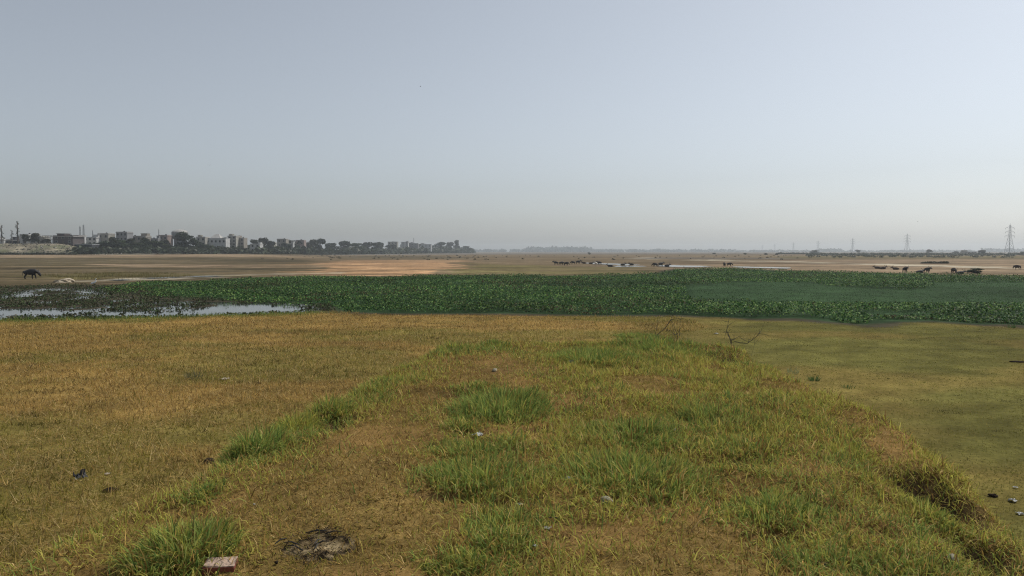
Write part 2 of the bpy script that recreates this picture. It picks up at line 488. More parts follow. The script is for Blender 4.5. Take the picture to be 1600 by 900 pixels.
# ------------------------------------------------------------------ the earth mound the photograph was taken from
HOLLOWS = [  # px, py, radius x, radius y (m), depth: eroded bites, plus dents darkened for shade under the tufts
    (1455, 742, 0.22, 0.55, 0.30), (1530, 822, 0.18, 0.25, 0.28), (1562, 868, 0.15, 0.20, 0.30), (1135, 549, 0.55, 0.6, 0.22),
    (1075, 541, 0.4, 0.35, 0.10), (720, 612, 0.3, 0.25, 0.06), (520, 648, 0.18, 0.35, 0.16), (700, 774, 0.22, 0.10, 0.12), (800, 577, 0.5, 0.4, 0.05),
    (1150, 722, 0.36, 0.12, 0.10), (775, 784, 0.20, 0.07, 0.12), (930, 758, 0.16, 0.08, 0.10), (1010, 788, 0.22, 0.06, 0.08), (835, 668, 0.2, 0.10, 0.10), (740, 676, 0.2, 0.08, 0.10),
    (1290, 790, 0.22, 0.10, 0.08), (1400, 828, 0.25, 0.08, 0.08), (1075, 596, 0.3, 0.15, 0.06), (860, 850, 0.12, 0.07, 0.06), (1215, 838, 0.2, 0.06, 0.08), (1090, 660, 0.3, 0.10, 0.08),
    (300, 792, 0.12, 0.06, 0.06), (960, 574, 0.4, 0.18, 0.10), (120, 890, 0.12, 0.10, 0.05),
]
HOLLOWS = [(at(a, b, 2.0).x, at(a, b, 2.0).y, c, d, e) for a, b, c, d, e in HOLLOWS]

def mound_f(x, y):
    x = np.asarray(x, dtype=np.float64); y = np.asarray(y, dtype=np.float64)
    c = 0.15 + 0.14 * (y - 3.5)
    u = x - c
    hl = 2.80 + 0.6 * (fbm(y / 1.4, y * 0 + 3.0, 81) - 0.5) + 0.12 * (fbm(x / .5, y / .5, 82) - 0.5)
    hr = 2.60 + 0.38 * np.exp(-((y - 6.4) / 2.4) ** 2) + 0.5 * (fbm(y / 1.2, y * 0 + 9.0, 83) - 0.5) + 0.15 * (fbm(x / .5, y / .5, 84) - 0.5)
    sl = sstep(0, 1, (-u - hl) / 2.2 + 0.10)
    sr = sstep(0, 1, (u - hr) / 1.5 + 0.08)
    ye = 12.9 + 0.7 * (fbm(x / 1.5, x * 0 + 5.0, 85) - 0.5) - 0.10 * np.abs(u)
    se = sstep(0, 1, (y - ye) / 2.6 + 0.05)
    return (1 - sl) * (1 - sr) * (1 - se), u

def mound_z(x, y):
    f, u = mound_f(x, y)
    x = np.asarray(x, dtype=np.float64); y = np.asarray(y, dtype=np.float64)
    z = 2.06 * f - 0.06
    z = z + f * (0.22 * (fbm(x / 1.5, y / 1.5, 91) - 0.5) + 0.10 * (fbm(x / 0.35, y / 0.35, 93) - 0.5) - 0.06 * (u / 2.4) ** 2)
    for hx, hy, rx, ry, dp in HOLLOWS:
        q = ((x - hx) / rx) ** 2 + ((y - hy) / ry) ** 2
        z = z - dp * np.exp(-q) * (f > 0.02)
    return z

def surf_z(x, y):
    return np.maximum(mound_z(x, y), plain_z(x, y))

def on_mound(px, py):
    """where the ray of a pixel first meets the mound or the plain"""
    d = ray(px, py); t_ = np.linspace(2.0, 40.0, 6000) / d.y
    X_, Y_, Z_ = d.x * t_, d.y * t_, CAM_Z + d.z * t_
    hit = np.nonzero(Z_ <= surf_z(X_, Y_))[0]
    i = hit[0] if len(hit) else -1
    return Vector((X_[i], Y_[i], float(surf_z(X_[i:i + 1], Y_[i:i + 1])[0]))) if i >= 0 else on_plain(px, py)

def on_plain(px, py):
    z = 0.0
    for _ in range(4):
        p = at(px, py, z); z = float(plain_z(np.array([p.x]), np.array([p.y]))[0])
    p = at(px, py, z)
    return Vector((p.x, p.y, z))

def bare(x, y):
    """0..1 where the mound shows bare red-brown soil"""
    m = 0.8 * sstep(0.60, 0.72, fbm(x / 1.1, y / 1.1, 101))
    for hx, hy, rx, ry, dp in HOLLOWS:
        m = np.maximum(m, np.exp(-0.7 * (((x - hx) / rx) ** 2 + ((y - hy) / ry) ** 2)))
    return np.clip(m, 0, 1)

mx = np.arange(-6.5, 8.6, 0.07); my = np.arange(-5.0, 16.6, 0.08)
MX, MY = np.meshgrid(mx, my); fx_, fy_ = MX.ravel(), MY.ravel()
nxn, nyn = len(mx), len(my)
idx = np.arange(nxn * nyn).reshape(nyn, nxn)
quads = np.stack([idx[:-1, :-1], idx[:-1, 1:], idx[1:, 1:], idx[1:, :-1]], -1).reshape(-1, 4)
mz = mound_z(fx_, fy_)
keep = (mz[quads].max(1) > -0.07)
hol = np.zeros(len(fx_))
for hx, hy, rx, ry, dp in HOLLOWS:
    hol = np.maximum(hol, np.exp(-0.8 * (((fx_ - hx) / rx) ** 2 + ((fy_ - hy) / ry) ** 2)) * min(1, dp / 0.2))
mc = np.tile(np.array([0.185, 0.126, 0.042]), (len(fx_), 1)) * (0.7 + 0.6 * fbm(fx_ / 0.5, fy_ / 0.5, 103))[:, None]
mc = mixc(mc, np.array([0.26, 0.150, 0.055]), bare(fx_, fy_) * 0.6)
mc = mixc(mc, np.array([0.055, 0.040, 0.028]), np.clip(hol * 1.3, 0, 1))  # dark soil in the bites; under the tufts it paints their shade
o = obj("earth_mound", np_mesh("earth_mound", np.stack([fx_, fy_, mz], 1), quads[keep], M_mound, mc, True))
tag(o, "long low earth embankment with worn dry turf in the foreground", kind="structure")

# ------------------------------------------------------------------ grass
G_STRAW = [(0.46, 0.285, 0.080), (0.38, 0.225, 0.058), (0.29, 0.170, 0.045), (0.52, 0.36, 0.130), (0.21, 0.120, 0.034), (0.13, 0.080, 0.026)]
G_DRYGREEN = [(0.26, 0.210, 0.036), (0.20, 0.170, 0.030), (0.31, 0.240, 0.045), (0.15, 0.130, 0.026)]
G_YELLOW = [(0.36, 0.325, 0.055), (0.30, 0.285, 0.048), (0.44, 0.37, 0.080)]
G_GREEN = [(0.19, 0.245, 0.048), (0.15, 0.205, 0.042), (0.25, 0.285, 0.058), (0.105, 0.155, 0.036), (0.30, 0.31, 0.075)]
G_DARKGREEN = [(0.07, 0.12, 0.035), (0.09, 0.145, 0.04), (0.055, 0.10, 0.03)]
G_STRAW, G_DRYGREEN, G_YELLOW, G_GREEN = [[(1.13 * q[0], 1.20 * q[1], 1.40 * q[2]) for q in g] for g in (G_STRAW, G_DRYGREEN, G_YELLOW, G_GREEN)]
def pal(p, n):
    p = np.array(p); c = p[rng.integers(0, len(p), n)]
    return c * rng.uniform(0.75, 1.25, (n, 1))

def blades(name, P, H, W, AZ, LEAN, C, mat=M_grass, seg=1, curve=0.5):
    """P roots (n,3), heights, widths, azimuth, lean (radians from upright) and colours: one mesh of tapered blades"""
    n = len(P)
    dx, dy = np.cos(AZ), np.sin(AZ)
    sx, sy = -dy, dx
    tw = rng.uniform(-1.2, 1.2, n)                       # blade twisted about its own axis
    sx, sy = sx * np.cos(tw) + dx * np.sin(tw), sy * np.cos(tw) + dy * np.sin(tw)
    rows = []
    for k in range(seg + 1):
        t_ = k / seg
        ang = LEAN * (1 - curve + curve * 2 * t_ * 0.75)
        hor = H * t_ * np.sin(np.clip(ang, 0, 1.6)); ver = H * t_ * np.cos(np.clip(ang, 0, 1.6))
        c = P + np.stack([dx * hor, dy * hor, ver], 1)
        if k < seg:
            w = W * (1 - 0.55 * t_) * 0.5
            off = np.stack([sx * w, sy * w, np.zeros(n)], 1)
            rows += [c - off, c + off]
        else:
            rows.append(c)
    nv = len(rows)
    V = np.stack(rows, 1).reshape(-1, 3)
    base = (np.arange(n) * nv)[:, None]
    tris = []
    for k in range(seg - 1):
        a = 2 * k
        tris += [[a, a + 1, a + 3], [a, a + 3, a + 2]]
    a = 2 * (seg - 1); tris.append([a, a + 1, a + 2])
    Fc = np.concatenate([base + np.array(tr)[None] for tr in tris], 0)
    cols = np.repeat(C, nv, 0)
    return np_mesh(name, V, Fc, mat, cols)

def scatter(n, x0, x1, y0, y1):
    return rng.uniform(x0, x1, n), rng.uniform(y0, y1, n)

# tufts: px, py of the foot, width and depth (m), height (m), blades, palette mix (green share, yellow share), label
TUFTS = [
    (385, 712, .42, .30, .30, 900, .75, .15, "upright green tuft at the mound's left edge, nearest of the row"),
    (452, 680, .40, .26, .24, 650, .25, .65, "yellow-green tuft in the middle of the left-edge row"),
    (505, 652, .40, .26, .28, 700, .50, .35, "thick tuft with dark shaded base on the mound's left edge"),
    (566, 622, .55, .35, .16, 420, .55, .30, "low grass tuft further along the mound's left edge"),
    (615, 597, .55, .45, .13, 360, .55, .25, "farthest low grass tuft of the left-edge row"),
    (262, 893, .46, .22, .22, 900, .55, .25, "large leaning grass tuft beside the broken brick"),
    (302, 782, .24, .18, .09, 160, .60, .25, "small sparse tuft on the left slope above the large leaning tuft"),
    (782, 655, .85, .55, .26, 1900, .80, .10, "big dark green clump at the centre of the mound"),
    (722, 672, .35, .22, .14, 320, .55, .25, "spiky low tuft just left of the big dark clump"),
    (755, 768, .72, .38, .17, 1300, .60, .25, "wide green clump left of the bare track, above a dark hollow"),
    (745, 716, .75, .34, .11, 800, .50, .30, "low green clump behind the pale plastic scrap"),
    (1002, 765, .95, .42, .20, 1900, .60, .25, "broad arching green clump right of the bare track"),
    (1000, 700, .90, .42, .17, 1300, .70, .18, "long green clump behind the broad arching clump"),
    (788, 832, .38, .20, .13, 560, .60, .25, "green clump in the centre foreground, in front of the wide clump"),
    (782, 866, .30, .13, .11, 360, .55, .30, "small tuft just in front of the centre foreground clump"),
    (735, 897, .42, .12, .09, 420, .45, .40, "tuft at the bottom edge of the picture, near its middle"),
    (1340, 900, .5, .14, .09, 420, .40, .45, "yellowish tuft at the bottom edge between dung and pale stone"),
    (930, 566, 1.1, .7, .22, 1500, .80, .15, "bright green clump at the far left end of the far green band"),
    (1040, 548, 1.5, .8, .20, 1600, .80, .15, "bright green clump in the middle of the far green band"),
    (1000, 528, 1.8, .7, .20, 1300, .80, .15, "bright green clump along the far crest of the mound"),
    (705, 548, .60, .35, .24, 460, .60, .25, "upright tuft at the mound's far left corner"),
    (765, 547, .60, .40, .17, 460, .60, .25, "darker low tuft beside the far left corner tuft"),
    (1130, 672, .75, .45, .18, 900, .55, .30, "green clump on the right of the mound behind a dark hollow"),
    (1190, 715, .55, .32, .14, 560, .40, .40, "mid-height clump just in front of the right-hand green clump"),
    (1230, 815, .50, .24, .14, 620, .50, .35, "green clump in the right foreground of the mound"),
    (1478, 832, .34, .20, .13, 380, .45, .45, "bright tuft close to the eroded right edge"),
    (740, 615, .50, .25, .12, 360, .60, .20, "thin dark tuft over a small hollow left of centre"),
    (1340, 720, .45, .2, .12, 420, .25, .65, "yellow-green tuft on the brink of the right edge"),
    (1440, 900, .4, .14, .10, 330, .45, .45, "tuft at the bottom edge just left of the pale stone"),
]
for px, py, w, dp, hh, nb, gs, ys, lab in TUFTS:
    p = on_mound(px, py)
    dp = dp * 1.6; hh = hh * 0.92
    cy_ = p.y + dp * 0.5
    nb = max(700, int(nb * 1.5))
    a = rng.uniform(0, 2 * np.pi, nb); r_ = np.sqrt(rng.uniform(0, 1, nb))
    ncl = max(4, int(nb / 55))                               # blades grow in small bunches
    ca, cr_ = rng.uniform(0, 2 * np.pi, ncl), np.sqrt(rng.uniform(0, 1, ncl))
    ci = rng.integers(0, ncl, nb)
    loose = rng.uniform(0, 1, nb) < 0.55
    lx = np.where(loose, r_ * np.cos(a) * w * 0.62, cr_[ci] * np.cos(ca[ci]) * w * 0.5 + rng.normal(0, 0.035, nb))
    ly = np.where(loose, r_ * np.sin(a) * dp * 0.75, cr_[ci] * np.sin(ca[ci]) * dp * 0.6 + rng.normal(0, 0.035, nb))
    X, Y = p.x + lx, cy_ + ly
    Z = surf_z(X, Y) - 0.01
    cenf = np.clip(1 - 0.5 * np.hypot(lx / (w * 0.6), ly / (dp * 0.7)), 0.35, 1)
    H = hh * rng.uniform(0.55, 1.15, nb) * cenf * 1.1 * rng.uniform(0.75, 1.2, ncl)[ci]
    az = np.arctan2(ly + rng.normal(0, .05, nb), lx + rng.normal(0, .08, nb)) + rng.normal(0, 0.7, nb)
    lean = np.clip(np.abs(rng.normal(0.58, 0.34, nb)), 0.03, 1.35)
    u_ = rng.uniform(0, 1, nb)
    tone = rng.uniform(0, 1, ncl)[ci] * 0.3 - 0.15
    C = np.where((u_ + tone < gs)[:, None], pal(G_GREEN, nb), np.where((u_ + tone < gs + ys)[:, None], pal(G_YELLOW, nb), pal(G_STRAW, nb)))
    P = np.stack([X - p.x, Y - p.y, Z - p.z], 1)
    me = blades("grass_tuft", P, H, rng.uniform(0.006, 0.011, nb) * (0.85 + 0.05 * p.y), az, lean, C, seg=3, curve=0.7)
    tag(obj("grass_tuft", me, loc=p), lab, "grass tuft", "tall green grass tufts growing on the mound")

def tuft_mask(x, y):
    m = np.zeros(len(x))
    for px, py, w, dp, hh, nb, gs, ys, lab in TUFTS:
        q = at(px, py, 2.0)
        m = np.maximum(m, np.exp(-1.2 * (((x - q.x) / (w * 0.80)) ** 2 + ((y - q.y - dp * .8) / (dp * 1.4)) ** 2)))
    return m

# short worn turf on the mound: dry thatch plus green and yellow blades
def mound_turf(n, name, label, h, w, lean_m, seg, dens_fn, col_fn):
    X, Y = scatter(n, -5.2, 6.6, 2.2, 15.2)
    Y = 2.2 + (Y - 2.2) ** 1.35 / (13.0 ** 0.35)              # denser near the viewer's end
    f, u = mound_f(X, Y)
    keep = (rng.uniform(0, 1, n) < dens_fn(X, Y, f, u)) & (f > 0.04) & (np.abs(X) < 0.78 * Y + 0.8)
    X, Y = X[keep], Y[keep]; m = len(X)
    P = np.stack([X, Y, mound_z(X, Y) - 0.004], 1)
    H = rng.uniform(h[0], h[1], m); W = rng.uniform(w[0], w[1], m) * (0.8 + 0.06 * Y)
    me = blades(name, P, H, W, rng.uniform(0, 2 * np.pi, m), np.clip(np.abs(rng.normal(lean_m, 0.35, m)), 0.05, 1.5), col_fn(X, Y), seg=seg)
    return tag(obj(name, me), label, kind="stuff")

def dens_dry(X, Y, f, u):
    return np.clip(1.0 - 0.75 * bare(X, Y), 0, 1)
def col_dry(X, Y):
    n = len(X); u_ = rng.uniform(0, 1, n)
    _, uu = mound_f(X, Y)
    g = np.clip(0.30 + 0.9 * (fbm(X / 0.9, Y / 0.9, 111) - 0.5) + 0.12 * sstep(-0.3, 0.8, uu) + 0.45 * tuft_mask(X, Y), 0, 1)
    return np.where((u_ < g * 0.8)[:, None], pal(G_DRYGREEN, n), np.where((u_ < g)[:, None], pal(G_YELLOW, n), pal(G_STRAW, n) * 0.88))
mound_turf(720000, "dry_turf", "short dry worn turf covering the mound", (0.02, 0.06), (0.005, 0.009), 0.95, 1, dens_dry, col_dry)

def dens_green(X, Y, f, u):
    d = sstep(0.34, 0.56, fbm(X / 0.55, Y / 0.55, 121)) * (0.26 + 0.74 * sstep(-0.8, 0.3, u)) + 0.75 * tuft_mask(X, Y) + 0.30 * sstep(0.9, 0.6, f) * (u > 0) + 0.75 * np.exp(-((u + 2.65) / 0.32) ** 2) * sstep(5.0, 5.8, Y)
    trk = np.clip(np.exp(-((u + 1.50) / 0.75) ** 2) * 0.97 * sstep(12.5, 9.5, Y) + np.exp(-((X - 0.30) / 0.22) ** 2 - ((Y - 4.9) / 0.7) ** 2) * 0.9 + np.exp(-((X - 0.75) / 0.65) ** 2 - ((Y - 3.95) / 0.42) ** 2) * 0.85 + np.exp(-((X + 1.0) / 0.75) ** 2 - ((Y - 3.9) / 0.7) ** 2) * 0.9, 0, 0.97)
    trk = trk * (1 - 0.9 * np.clip(1.5 * tuft_mask(X, Y), 0, 1))
    return np.clip(d * (1 - trk) * (1 - 0.6 * bare(X, Y)), 0, 1)
def col_green(X, Y):
    n = len(X); u_ = rng.uniform(0, 1, n)
    g = np.clip(0.08 + 0.9 * (fbm(X / 0.7, Y / 0.7, 131) - 0.42) + 0.5 * tuft_mask(X, Y), 0, 0.85)
    return np.where((u_ < g)[:, None], pal(G_GREEN, n), np.where((u_ < 0.72)[:, None], pal(G_YELLOW, n), pal(G_STRAW, n)))
mound_turf(480000, "green_turf", "patchy green and yellow grass among the dry turf of the mound", (0.05, 0.14), (0.005, 0.009), 0.85, 2, dens_green, col_green)

# field grass on the plain either side
n = 420000
D = 5.5 + (rng.uniform(0, 1, n) ** 1.25) * 38.0
X = rng.uniform(-0.76, 0.76, n) * (D + 1); Y = D
f, u = mound_f(X, Y)
pz_ = plain_z(X, Y)
hyd = np.minimum(poly_sd(X, Y, HY_OUT), poly_sd(X, Y, POND))
keep = (f < 0.06) & (hyd > np.where(X > -9, 1.1, 0.3) - 2.4 * (fbm(X / 3.5, Y / 2.5, 77) - 0.5) * (X > -9)) & (pz_ > WATER_Z + 0.03)
X, Y, pz_, hyd = X[keep], Y[keep], pz_[keep], hyd[keep]; n = len(X)
side = sstep(0.0, 0.2, (X - 4.5) / np.maximum(Y, 4) + 0.12 * (fbm(X / 5, Y / 5, 67) - 0.5))
f1 = fbm(X / 7, Y / 3.5, 61)
gsh = np.clip(0.15 + 0.75 * sstep(0.45, 0.60, f1) + 0.25 * (fbm(X / 1.3, Y / 1.3, 141) - 0.5), 0, 0.92)
gsh = gsh * (1 - side) + side * 0.78
rim = (1 - sstep(0.5, 4.0, poly_sd(X, Y, POND)))
u_ = rng.uniform(0, 1, n)
C = np.where((u_ < gsh)[:, None], pal(G_DRYGREEN, n) * 0.85, pal(G_STRAW, n))
C = np.where((side > 0.5)[:, None], np.where((u_ < 0.75)[:, None], np.array([[0.185, 0.178, 0.042]]), np.array([[0.25, 0.20, 0.065]])) * rng.uniform(0.8, 1.25, (n, 1)), C)
C = np.where((rng.uniform(0, 1, n) < rim)[:, None], pal(G_GREEN, n) * 0.75, C)
pit = fbm(X / 0.8, Y / 0.45, 189, 3)
C = C * np.where(pit > 0.655, 0.45, np.where(pit < 0.33, 1.2, 1.0))[:, None]  # dark of hoof pits painted into the blade colour
lush = fbm(X / 3.0, Y / 3.0, 143)
H = np.where(side > 0.5, rng.uniform(0.02, 0.055, n), rng.uniform(0.05, 0.15, n) * (0.6 + 0.9 * lush)) * (1 + 0.8 * rim)
lean = np.where(side > 0.5, rng.uniform(0.3, 1.2, n), rng.uniform(0.2, 1.45, n))
me = blades("field_grass", np.stack([X, Y, pz_ - 0.004], 1), H, rng.uniform(0.005, 0.013, n) * (0.7 + 0.06 * Y), rng.uniform(0, 2 * np.pi, n), lean, C, seg=1)
tag(obj("field_grass", me), "straw stubble and grazed grass covering the fields beside the mound", kind="stuff")

# long fallen straw stalks on the left field
n = 110000
D = 5.5 + rng.uniform(0, 1, n) ** 1.3 * 30; X = -rng.uniform(-0.10, 0.76, n) * (D + 1); Y = D
f, u = mound_f(X, Y); keep = (f < 0.25) & (u < 0) & (fbm(X / 2.5, Y / 1.6, 151) > 0.38); X, Y, f = X[keep], Y[keep], f[keep]; n = len(X)
Z = np.where(f > 0.02, np.maximum(mound_z(X, Y), 0.0), plain_z(X, Y))
me = blades("fallen_straw", np.stack([X, Y, Z + rng.uniform(0.0, 0.04, n)], 1), rng.uniform(0.07, 0.26, n) * np.where(rng.uniform(0, 1, n) < 0.04, 2.2, 1.0), rng.uniform(0.005, 0.010, n) * (0.75 + 0.045 * Y), rng.uniform(0, 6.28, n), np.where(rng.uniform(0, 1, n) < 0.15, rng.uniform(0.1, 0.9, n), rng.uniform(1.0, 1.5, n)), pal([(0.50, 0.34, 0.13), (0.42, 0.28, 0.09), (0.34, 0.22, 0.07), (0.56, 0.42, 0.20), (0.15, 0.10, 0.04)], n), seg=1, curve=0.2)
tag(obj("fallen_straw", me), "long pale straw stalks lying on the left field", kind="stuff")

# ------------------------------------------------------------------ water plants
def leaves(name, P, S, C, mat, tilt=0.8, aspect=0.75):
    """folded rhombic leaves, two triangles each"""
    n = len(P)
    az = rng.uniform(0, 2 * np.pi, n); ti = np.abs(rng.normal(0, tilt, n))
    a = np.stack([np.cos(az) * np.cos(ti), np.sin(az) * np.cos(ti), np.sin(ti)], 1)
    b = np.stack([-np.sin(az), np.cos(az), np.zeros(n)], 1)
    up = np.array([0, 0, 1.0])
    s = S[:, None]
    V = np.stack([P - a * s * 0.5, P + b * s * 0.5 * aspect + up * s * 0.10, P + a * s * 0.5, P - b * s * 0.5 * aspect + up * s * 0.10], 1).reshape(-1, 3)
    base = (np.arange(n) * 4)[:, None]
    Fc = np.concatenate([base + np.array([[0, 1, 2]]), base + np.array([[0, 2, 3]])], 0)
    return np_mesh(name, V, Fc, mat, np.repeat(C, 4, 0))

n = 400000
D = 35 + rng.uniform(0, 1, n) ** 1.5 * 120; X = rng.uniform(-0.72, 0.76, n) * D; Y = D
sd_h = poly_sd(X, Y, HY_OUT); sd_l = np.minimum(poly_sd(X, Y, HY_LOW), poly_sd(X, Y, HY_LOW2))
lowm = 1 - sstep(-0.6, 0.6, sd_l)
edge = sd_h + 2.6 * (fbm(X / 4.0, Y / 4.0, 161) - 0.5) + 1.2 * (fbm(X / 0.9, Y / 0.9, 162) - 0.5)
gap = fbm(X / 2.2, Y / 3.2, 168)
keep = (edge < np.where(X > -9, -0.75, 0.0)) & ((gap > 0.34) | (rng.uniform(0, 1, n) < 0.25)) & (rng.uniform(0, 1, n) < np.where(lowm > 0.5, 0.8, 1.0))
X, Y, lowm, edge, sd_h = X[keep], Y[keep], lowm[keep], edge[keep], sd_h[keep]; n = len(X)
hf = fbm(X / 4.0, Y / 4.0, 163); hf2 = fbm(X / 0.9, Y / 0.9, 165)
hs = sstep(0.42, 0.54, fbm(X / 7.0, Y / 3.6, 164))
height = (0.10 + (0.22 + 0.12 * sstep(6, 14, X)) * hs * (0.4 + 1.2 * hf2) + 0.25 * np.clip(hf - 0.3, 0, 1)) * (1 - lowm) + 0.07 * hf2 * lowm
height *= sstep(0.1, -1.2, edge) * 0.75 + 0.25
up_ = rng.uniform(0, 1, n) ** 0.6
Z = plain_z(X, Y) + 0.02 + height * up_
dark = 1 - sstep(-1.0, 1.0, poly_sd(X, Y, HY_DARK))
light = fbm(X / 9, Y / 6, 167)
C = pal([(0.036, 0.095, 0.024), (0.048, 0.12, 0.030), (0.072, 0.155, 0.040), (0.13, 0.22, 0.055), (0.024, 0.06, 0.018), (0.020, 0.05, 0.016), (0.19, 0.27, 0.08)], n) * (0.45 + 1.35 * light)[:, None]
C = np.where((lowm > 0.5)[:, None], pal([(0.038, 0.075, 0.030), (0.048, 0.088, 0.034), (0.07, 0.115, 0.042), (0.022, 0.045, 0.018)], n) * (0.6 + 0.8 * fbm(X / 3, Y / 6, 178))[:, None], C)
C = mixc(C, np.array([0.02, 0.04, 0.018]), dark * 0.6)
brn = (rng.uniform(0, 1, n) < 0.04 + 0.35 * sstep(0.60, 0.72, fbm(X / 5, Y / 7, 169))) & (lowm < 0.5)
C = np.where(brn[:, None], pal([(0.11, 0.085, 0.04), (0.07, 0.06, 0.03)], n), C)
C = np.where((X < -12)[:, None] & (rng.uniform(0, 1, n) < 0.25)[:, None], C * 0.7, C)
S = rng.uniform(0.08, 0.17, n) * (0.8 + 0.006 * Y) * np.where(lowm > 0.5, 0.42, 1.0)
me = leaves("water_plants", np.stack([X, Y, Z], 1), S, C, M_leaf, 0.75)
tag(obj("water_plants", me), "dense bed of dark green floating water plants across the wet hollow", kind="stuff")

# weed clumps breaking the pond surface
n = 90000
D = 36 + rng.uniform(0, 1, n) * 44; X = -rng.uniform(0.10, 0.80, n) * D; Y = D
w_sd = np.minimum(poly_sd(X, Y, POND), poly_sd(X, Y, MARSH)); pz_ = plain_z(X, Y)
isl = fbm(X / 1.5, Y / 3.0, 173, 4) > np.where(X > -20.5, 0.66, 0.55)
keep = (w_sd < 0.6) & ((pz_ > WATER_Z - 0.012) | isl) & (isl | (rng.uniform(0, 1, n) < 0.25 + 0.75 * sstep(WATER_Z, WATER_Z + 0.06, pz_)))
X, Y, pz_ = X[keep], Y[keep], pz_[keep]; n = len(X)
C = pal([(0.055, 0.07, 0.03), (0.075, 0.085, 0.04), (0.05, 0.05, 0.03), (0.09, 0.075, 0.045), (0.06, 0.10, 0.035)], n)
me = leaves("pond_weed", np.stack([X, Y, np.maximum(pz_, WATER_Z) + rng.uniform(0.0, 0.13, n)], 1), rng.uniform(0.08, 0.20, n), C, M_leaf, 0.9)
tag(obj("pond_weed", me), "dark ragged weed and mud clumps standing in the shallow pond", kind="stuff")

# green rim and dry reeds
def reeds(name, poly, n, h, colr, label, z0=None):
    xs = [p[0] for p in poly]; ys = [p[1] for p in poly]
    X, Y = scatter(n, min(xs), max(xs), min(ys), max(ys))
    k = (poly_sd(X, Y, poly) < 0) & (fbm(X / 5, Y / 4, 171) > 0.42); X, Y = X[k], Y[k]; n = len(X)
    me = blades(name, np.stack([X, Y, plain_z(X, Y)], 1), rng.uniform(h[0], h[1], n), rng.uniform(0.02, 0.04, n), rng.uniform(0, 6.28, n), np.abs(rng.normal(0.1, 0.15, n)), pal(colr, n), seg=1)
    return tag(obj(name, me), label, kind="stuff")
reeds("dry_reeds", pxpoly([(60,431),(110,437),(250,437),(300,431),(260,427),(120,426)]), 16000, (0.15, 0.45), [(0.22, 0.17, 0.08), (0.17, 0.15, 0.06), (0.13, 0.13, 0.05)], "dry brown reeds beyond the pond, right of the lone buffalo")
# ------------------------------------------------------------------ raised river bank under the town, far left
bx = np.arange(-420, -205, 1.1); by = np.arange(394, 560, 1.6)
BX, BY = np.meshgrid(bx, by); fx_, fy_ = BX.ravel(), BY.ravel()
def bank_z(x, y):
    x = np.asarray(x, dtype=np.float64); y = np.asarray(y, dtype=np.float64)
    foot = 402 + 10 * (fbm(x / 25, y * 0, 201) - 0.5)
    up_ = sstep(0, 26, y - foot + 6 * (fbm(x / 7, y / 7, 203) - 0.5))
    side = 1 - sstep(-262, -236, x - (y - 420) * -0.45)
    return 1.2 + up_ * (0.8 + side * 5.9) + up_ * 1.0 * (fbm(x / 5, y / 5, 205) - 0.5)
bz = bank_z(fx_, fy_)
nxn, nyn = len(bx), len(by)
idx = np.arange(nxn * nyn).reshape(nyn, nxn)
quads = np.stack([idx[:-1, :-1], idx[:-1, 1:], idx[1:, 1:], idx[1:, :-1]], -1).reshape(-1, 4)
n1 = fbm(fx_ / 6, bz / 1.2 + fy_ / 9, 207)
bc = np.tile(np.array([0.24, 0.21, 0.15]), (len(fx_), 1)) * (0.55 + 0.9 * n1)[:, None]
bc = mixc(bc, np.array([0.12, 0.13, 0.07]), sstep(0.5, 0.65, fbm(fx_ / 9, fy_ / 9, 209)) * 0.7)
bc = mixc(bc, np.array([0.09, 0.085, 0.07]), (1 - sstep(2.2, 3.6, bz)) * 0.7)
tag(obj("river_bank", np_mesh("river_bank", np.stack([fx_, fy_, bz], 1), quads, M_bank, bc, True)), "raised rubble-strewn river bank below the houses at far left", kind="structure")

def rubble(name, n, place, size, cols, label):
    """small angular stones, eight faces each"""
    X, Y, Z = place(n); n = len(X)
    S = rng.uniform(size[0], size[1], n)
    octa = np.array([[1,0,0],[-1,0,0],[0,1,0],[0,-1,0],[0,0,.7],[0,0,-.7]])
    V = octa[None] * S[:, None, None] * rng.uniform(0.5, 1.2, (n, 6, 1))
    a = rng.uniform(0, 6.28, n); c, s = np.cos(a), np.sin(a)
    Vx = V[:, :, 0] * c[:, None] - V[:, :, 1] * s[:, None]; Vy = V[:, :, 0] * s[:, None] + V[:, :, 1] * c[:, None]
    V = np.stack([Vx + X[:, None], Vy + Y[:, None], V[:, :, 2] + Z[:, None]], 2).reshape(-1, 3)
    fc = np.array([[0,2,4],[2,1,4],[1,3,4],[3,0,4],[2,0,5],[1,2,5],[3,1,5],[0,3,5]])
    Fc = ((np.arange(n) * 6)[:, None, None] + fc[None]).reshape(-1, 3)
    return tag(obj(name, np_mesh(name, V, Fc, M_grass, np.repeat(pal(cols, n), 6, 0))), label, kind="stuff")
def _pl(n):
    X, Y = scatter(n, -410, -230, 400, 440); k = fbm(X / 8, Y / 8, 211) > 0.5; X, Y = X[k], Y[k]
    return X, Y, bank_z(X, Y)
rubble("bank_rubble", 2600, _pl, (0.25, 0.8), [(0.3, 0.27, 0.22), (0.2, 0.18, 0.14), (0.45, 0.42, 0.37), (0.12, 0.13, 0.08)], "loose rubble and rubbish on the river bank below the houses")

